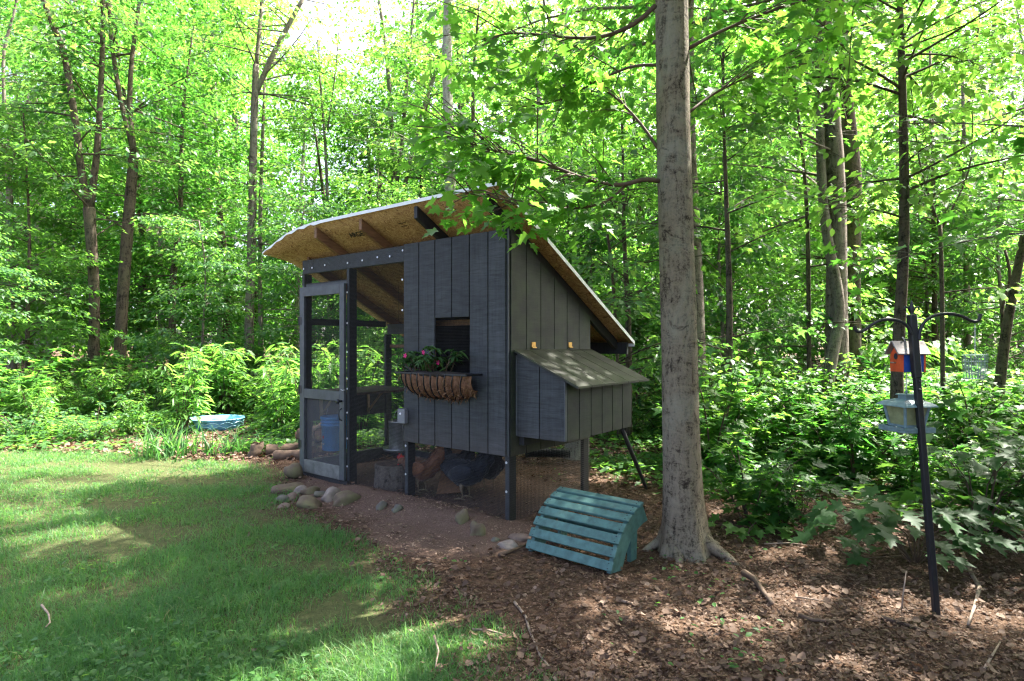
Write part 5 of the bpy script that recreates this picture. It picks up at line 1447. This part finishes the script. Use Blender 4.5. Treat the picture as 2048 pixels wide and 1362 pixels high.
# plants one can name
shrub('lance', *GP(365, 868), 1.0, .3, 'tall pokeweed with long bright leaves behind the grass clump')
shrub('lance', -2.95, 8.6, 1.0, 1.3, 'bright narrow-leaved weed standing behind the log heap')
shrub('lance', -2.3, 8.9, 1.15, 2.3, 'tall bright narrow-leaved weed behind the coop corner')
shrub('lance', -3.6, 9.3, .9, 4.0, 'bright narrow-leaved weed beside the paddling pool')
shrub('maple', 2.05, 4.55, .55, 1.0, 'small bright maple seedling growing near the tree roots')
for kd, x0, x1, y0, y1, nn, s0, s1 in (('oval', -10, -4.2, 9.8, 13.5, 16, .4, 1.0), ('cool', -10, -3.8, 8.2, 12.5, 24, .3, .9), ('lance', -9, -4.9, 8.7, 11.5, 14, .4, .8), ('maple', -10, -2.5, 9.6, 14, 26, .5, 1.6), ('lance', -6, -1, 10, 13, 10, .8, 1.3),
                                      ('oval', -2.5, 1.5, 9, 13, 12, .7, 1.1), ('maple', -2.5, 2, 9, 12.5, 12, .8, 1.4),
                                      ('oval', 2.0, 9, 6.3, 11, 26, .6, 1.1), ('maple', 2.2, 9, 5.9, 12, 34, .7, 1.4), ('cool', 1.2, 8, 6.5, 10, 22, .5, 1.0), ('lance', 2.5, 8, 7.5, 11, 8, .7, 1.0),
                                      ('maple', 3.4, 5.5, 4.4, 6.2, 7, .6, 1.0), ('cool', 3.2, 6, 4.6, 6.5, 7, .5, .8)):
    for _ in range(nn):
        x, y = rs.uniform(x0, x1), rs.uniform(y0, y1)
        if abs(x) > .95 * y + .5: x = math.copysign(rs.uniform(.3, .95) * y, x)
        if math.hypot(x - qx, y - qy) < 1.0 or (abs(x - qx) < .8 and y < qy): continue
        lx, ly = w2coop(x, y)
        if -3.2 < lx < .6 and -.5 < ly < 1.9: continue
        wh = 'on the weedy bank' if x < -3.2 else ('behind the coop' if x < 1.6 else ('beyond the big trunk' if x / y < .55 else 'beyond the feeders'))
        nd = ' close by' if y < 7.2 and x > 0 else ''
        shrub(kd, x, y, rs.uniform(s0, s1), rs.uniform(0, 6.28), SH[kd][2].replace(' in the undergrowth', '') + ' ' + wh + nd, 'shrubs ' + wh + nd)

# broad-leaved sapling round the foot of the hook pole: each big leaf a part
def bigleaf(label, ox, oy, n, rx, ry, z0, z1, size, seed, tmpl=T_MAPLE, mat='bigleaf'):
    rs = np.random.default_rng(seed); t = empty('broadleaf_sapling', (ox, oy, gzf(ox, oy))); tag(t, label, 'sapling')
    stm = MB(); P, D, N, S = [], [], [], []
    for q in range(n):
        a = rs.uniform(0, 6.28); rr = math.sqrt(rs.uniform(0.02, 1)); e = np.array([rx * rr * math.cos(a), ry * rr * math.sin(a), rs.uniform(z0, z1) * (1.1 - .35 * rr)])
        if q % 7 == 0: stm.tube(np.stack([[0, 0, -.03], e * [.3, .3, .6], e]), [.006, .004, .002], 5, False)
        P.append(e); D.append((math.cos(a) + rs.normal(0, .4), math.sin(a) + rs.normal(0, .4) - .25, rs.uniform(-.45, 0))); N.append((rs.normal(0, .22), rs.normal(-.15, .22), 1)); S.append(size * rs.uniform(.65, 1.15))
    stm.build('stem', M['twig'], t, True)
    leaf_objects(t, P, D, N, S, tmpl, M[mat], rs)
bigleaf('broad-leaved maple sapling spreading round the foot of the hook pole', 2.62, 3.85, 130, .66, .45, .14, .50, .135, 501)
bigleaf('broad-leaved sapling with large drooping leaves by the big trunk side of the pole', 2.30, 4.75, 75, .5, .4, .2, .5, .115, 502)
bigleaf('broad-leaved sapling standing close behind the suet cage', 3.35, 4.25, 90, .55, .5, .3, 1.0, .13, 503)
bigleaf('sprawling seedling with yellow-green leaves on the leaf litter', 1.72, 4.35, 26, .34, .14, .03, .16, .10, 504, T_MAPLE, 'limeleaf')

# long-bladed grass clump by the lawn edge
rs = np.random.default_rng(66)
gx0, gy0 = -4.35, 7.55
def blades(rs, P, H, W_, lean, nseg=3):
    n = len(P); az = rs.uniform(0, 6.28, n); d = np.stack([np.cos(az), np.sin(az), np.zeros(n)], 1); s = np.stack([-np.sin(az), np.cos(az), np.zeros(n)], 1)
    tw = rs.uniform(-.8, .8, n)[:, None]; s = s * np.cos(tw) + d * np.sin(tw)
    V = []
    for q in range(nseg + 1):
        t = q / nseg; c = P + d * (lean * H * t ** 1.8)[:, None] + np.stack([np.zeros(n), np.zeros(n), H * t * (1 - .35 * lean * t)], 1)
        w = W_ * (1 - t ** 1.6) * .5
        if q < nseg: V += [c - s * w[:, None], c + s * w[:, None]]
        else: V += [c]
    k = 2 * nseg + 1
    V = np.stack(V, 1).reshape(-1, 3); F = []
    for q in range(nseg - 1): F += [(2 * q, 2 * q + 1, 2 * q + 3), (2 * q, 2 * q + 3, 2 * q + 2)]
    F.append((2 * nseg - 2, 2 * nseg - 1, 2 * nseg))
    F = (np.arange(n) * k)[:, None, None] + np.array(F)[None]
    return V, F.reshape(-1, 3), k
for label, cx_, cy_, n_, sp, h0 in (('arching clump of long-bladed grass at the lawn edge', gx0, gy0, 130, .38, .55), ('smaller arching grass clump in front of the pokeweed', gx0 + .75, gy0 + .15, 80, .3, .42)):
    P = np.stack([rs.normal(0, sp * .5, n_), rs.normal(0, sp * .4, n_), np.full(n_, -.02)], 1)
    V, F, kq = blades(rs, P, rs.uniform(.55, 1.2, n_) * h0, rs.uniform(.016, .03, n_), rs.uniform(.3, 1.1, n_), 5)
    o = link('grass_clump', np_mesh('grass_clump', V, [F], {'rnd': np.repeat(rs.random(n_) * .7, kq)}), None, M['grass'], (cx_, cy_, gzf(cx_, cy_)))
    tag(o, label, 'grass clump')

# ================================================================== ground stuff
rs = np.random.default_rng(21)
# lawn
n = 330000
yy = 2.0 + 6.4 * rs.random(n) ** 1.55; xx = rs.uniform(-1, .2, n) * (yy * .92 + .3)
xx = np.where(rs.random(n) < .12, rs.uniform(-.6, .8, n), xx)
lm = lawn_m(xx, yy) * (1 - dirt_m(xx, yy))
pat = fbm(xx * 2.3, yy * 2.3, 50, 3)
keep = rs.random(n) < lm * np.clip((pat - .27) * 3.2, .05, 1)
xx, yy, pat = xx[keep][:175000], yy[keep][:175000], pat[keep][:175000]; n = len(xx)
P = np.stack([xx, yy, gz(xx, yy) - .004], 1)
clump = fbm(xx * 6, yy * 6, 55, 2)
H = rs.uniform(.022, .06, n) * (.5 + 1.1 * pat) * (.55 + .9 * clump); H = np.where(rs.random(n) < .05, H * 2.0, H)
V, F, kq = blades(rs, P, H, rs.uniform(.0028, .0055, n) * (.7 + .12 * yy), rs.uniform(.2, 1.3, n), 2)
rn = np.clip(.15 + .55 * fbm(xx * 1.1, yy * 1.1, 61, 3) + rs.normal(0, .13, n), 0, .8); rn = np.where(rs.random(n) < .03, 1.0, rn)
o = link('lawn_grass', np_mesh('lawn_grass', V, [F], {'rnd': np.repeat(rn, kq)}), None, M['grass']); tag(o, 'short patchy lawn grass', 'grass', kind='stuff')
# weeds and clover in and beside the lawn
n = 30000
yy = 2.0 + 6.6 * rs.random(n) ** 1.3; xx = rs.uniform(-1, .5, n) * (yy * .92)
w = lawn_m(xx, yy); edge = np.exp(-((w - .5) / .35) ** 2)
cl = fbm(xx * 1.9 + 4, yy * 1.9, 71, 3)
keep = (rs.random(n) < np.clip((cl - .5) * 3.5, 0, 1) * (.5 * w + edge)) & (dirt_m(xx, yy) < .5)
xx, yy = xx[keep], yy[keep]; n = len(xx)
an = rs.uniform(0, 6.28, n)
P = np.stack([xx, yy, gz(xx, yy) + rs.uniform(.01, .06, n)], 1)
o = link('lawn_weeds', leaves_mesh('lawn_weeds', P, np.stack([np.cos(an), np.sin(an), rs.uniform(-.1, .5, n)], 1), np.stack([rs.normal(0, .3, n), rs.normal(0, .3, n), np.ones(n)], 1), rs.uniform(.015, .045, n), T_OVAL, rs.random(n)), None, M['under'])
tag(o, 'small broad-leaved weeds dotted through the lawn edge', 'weeds', kind='stuff')
# leaf litter: whole dead leaves over a bed of crumbled ones
def litter(n, cap, lo, hi, tm, nm, lab, up):
    yy = 1.9 + 8.5 * rs.random(n) ** 1.6; xx = rs.uniform(-.45, 1, n) * (yy * .95 + .3)
    keep = (rs.random(n) < (1 - lawn_m(xx, yy)) + .012) & (rs.random(n) < 1 - .92 * dirt_m(xx, yy)) & (rs.random(n) < np.clip(.45 + 1.1 * (fbm(xx * 1.7, yy * 1.7, 37, 3) - .3), .15, 1))
    xx, yy = xx[keep][:cap], yy[keep][:cap]; n = len(xx); an = rs.uniform(0, 6.28, n)
    P = np.stack([xx, yy, gz(xx, yy) + rs.uniform(.002, up, n)], 1)
    sz = (lo + (hi - lo) * rs.random(n) ** 1.7) * (.8 + .06 * yy)
    o = link(nm, leaves_mesh(nm, P, np.stack([np.cos(an), np.sin(an), rs.normal(0, .3, n)], 1), np.stack([rs.normal(0, .4, n), rs.normal(0, .4, n), np.ones(n)], 1), sz, tm, np.clip(rs.beta(1.6, 2.6, n), 0, 1), rs.uniform(.35, 1.2, n)), None, M['litter'])
    tag(o, lab, 'leaf litter', kind='stuff')
litter(45000, 17000, .02, .045, T_LITTER, 'leaf_litter', 'brown dead leaves lying under the trees', .028)
T_CRUMB = (np.array([(-.3, 0, .05), (.34, .08, 0), (.22, .9, .08), (-.26, 1, -.04)]), np.array([(0, 1, 2), (0, 2, 3)]))
litter(330000, 165000, .005, .020, T_CRUMB, 'crumbled_litter', 'crumbled leaf fragments covering the soil under the trees', .016)
n = 26000     # litter on the far bank and round the pool
yy = rs.uniform(7.2, 14, n); xx = rs.uniform(-1, .3, n) * yy * .92
keep = rs.random(n) < (1 - lawn_m(xx, yy)); xx, yy = xx[keep], yy[keep]; n = len(xx); an = rs.uniform(0, 6.28, n)
P = np.stack([xx, yy, gz(xx, yy) + rs.uniform(.003, .03, n)], 1)
o = link('bank_litter', leaves_mesh('bank_litter', P, np.stack([np.cos(an), np.sin(an), rs.normal(0, .25, n)], 1), np.stack([rs.normal(0, .35, n), rs.normal(0, .35, n), np.ones(n)], 1), rs.uniform(.03, .09, n), T_LITTER, rs.random(n), rs.uniform(.4, 1.1, n)), None, M['litter'])
tag(o, 'dead leaves scattered on the weedy bank', 'leaf litter', kind='stuff')
# wood chips on the bare dirt
n = 40000
xx = rs.uniform(-2.6, 1.0, n); yy = rs.uniform(3.8, 7.4, n)
keep = rs.random(n) < dirt_m(xx, yy) * (.12 + .6 * (fbm(xx * 2, yy * 2, 81, 2) > .5)); xx, yy = xx[keep], yy[keep]; n = len(xx); an = rs.uniform(0, 6.28, n)
P = np.stack([xx, yy, gz(xx, yy) + rs.uniform(.004, .014, n)], 1)
o = link('wood_chip_litter', leaves_mesh('wood_chip_litter', P, np.stack([np.cos(an), np.sin(an), rs.normal(0, .2, n)], 1), np.stack([rs.normal(0, .3, n), rs.normal(0, .3, n), np.ones(n)], 1), rs.uniform(.006, .022, n), T_LITTER, rs.random(n), rs.uniform(.3, .9, n)), None, M['chip'])
tag(o, 'pale wood chips scattered on the bare dirt', 'wood chips', kind='stuff')
# low ground cover of the wood
n = 150000
yy = 4.2 + 11 * rs.random(n) ** 1.2; u = rs.uniform(-1, 1, n); xx = u * yy * .95
gc = fbm(xx * .9 + 3, yy * .9, 91, 3)
dens_ = np.where(xx > .9, np.clip((yy - 4.6 - .45 * np.clip(3.2 - xx, 0, 3)) / 2.2, 0, 1), np.clip((yy - 7.3) / .7, 0, 1))
lx, ly = w2coop(xx, yy)
ok = ~((lx > -3.1) & (lx < .5) & (ly > -.6) & (ly < 1.7)) & ~(((xx - qx) / .55) ** 2 + ((yy - qy) / .5) ** 2 < 1) & ~((np.abs(xx - qx - .1) < .5) & (yy < qy) & (yy > qy - 1.3))
keep = ok & (rs.random(n) < dens_ * np.clip((gc - .3) * 4.5, .12, 1) * (1 - lawn_m(xx, yy)))
xx, yy, gc = xx[keep], yy[keep], gc[keep]; n = len(xx); an = rs.uniform(0, 6.28, n)
P = np.stack([xx, yy, gz(xx, yy) + rs.random(n) * (.08 + .5 * np.clip(gc - .4, 0, .5) * np.clip((yy - 5) / 3, .2, 1.4))], 1)
o = link('ground_cover', leaves_mesh('ground_cover', P, np.stack([np.cos(an), np.sin(an), rs.uniform(-.4, .3, n)], 1), np.stack([rs.normal(0, .3, n), rs.normal(0, .3, n), np.ones(n)], 1), rs.uniform(.04, .11, n), T_RHOMB, rs.random(n), rs.uniform(1.0, 1.6, n)), None, M['under'])
tag(o, 'low leafy ground cover of the woodland floor', 'ground cover', kind='stuff')
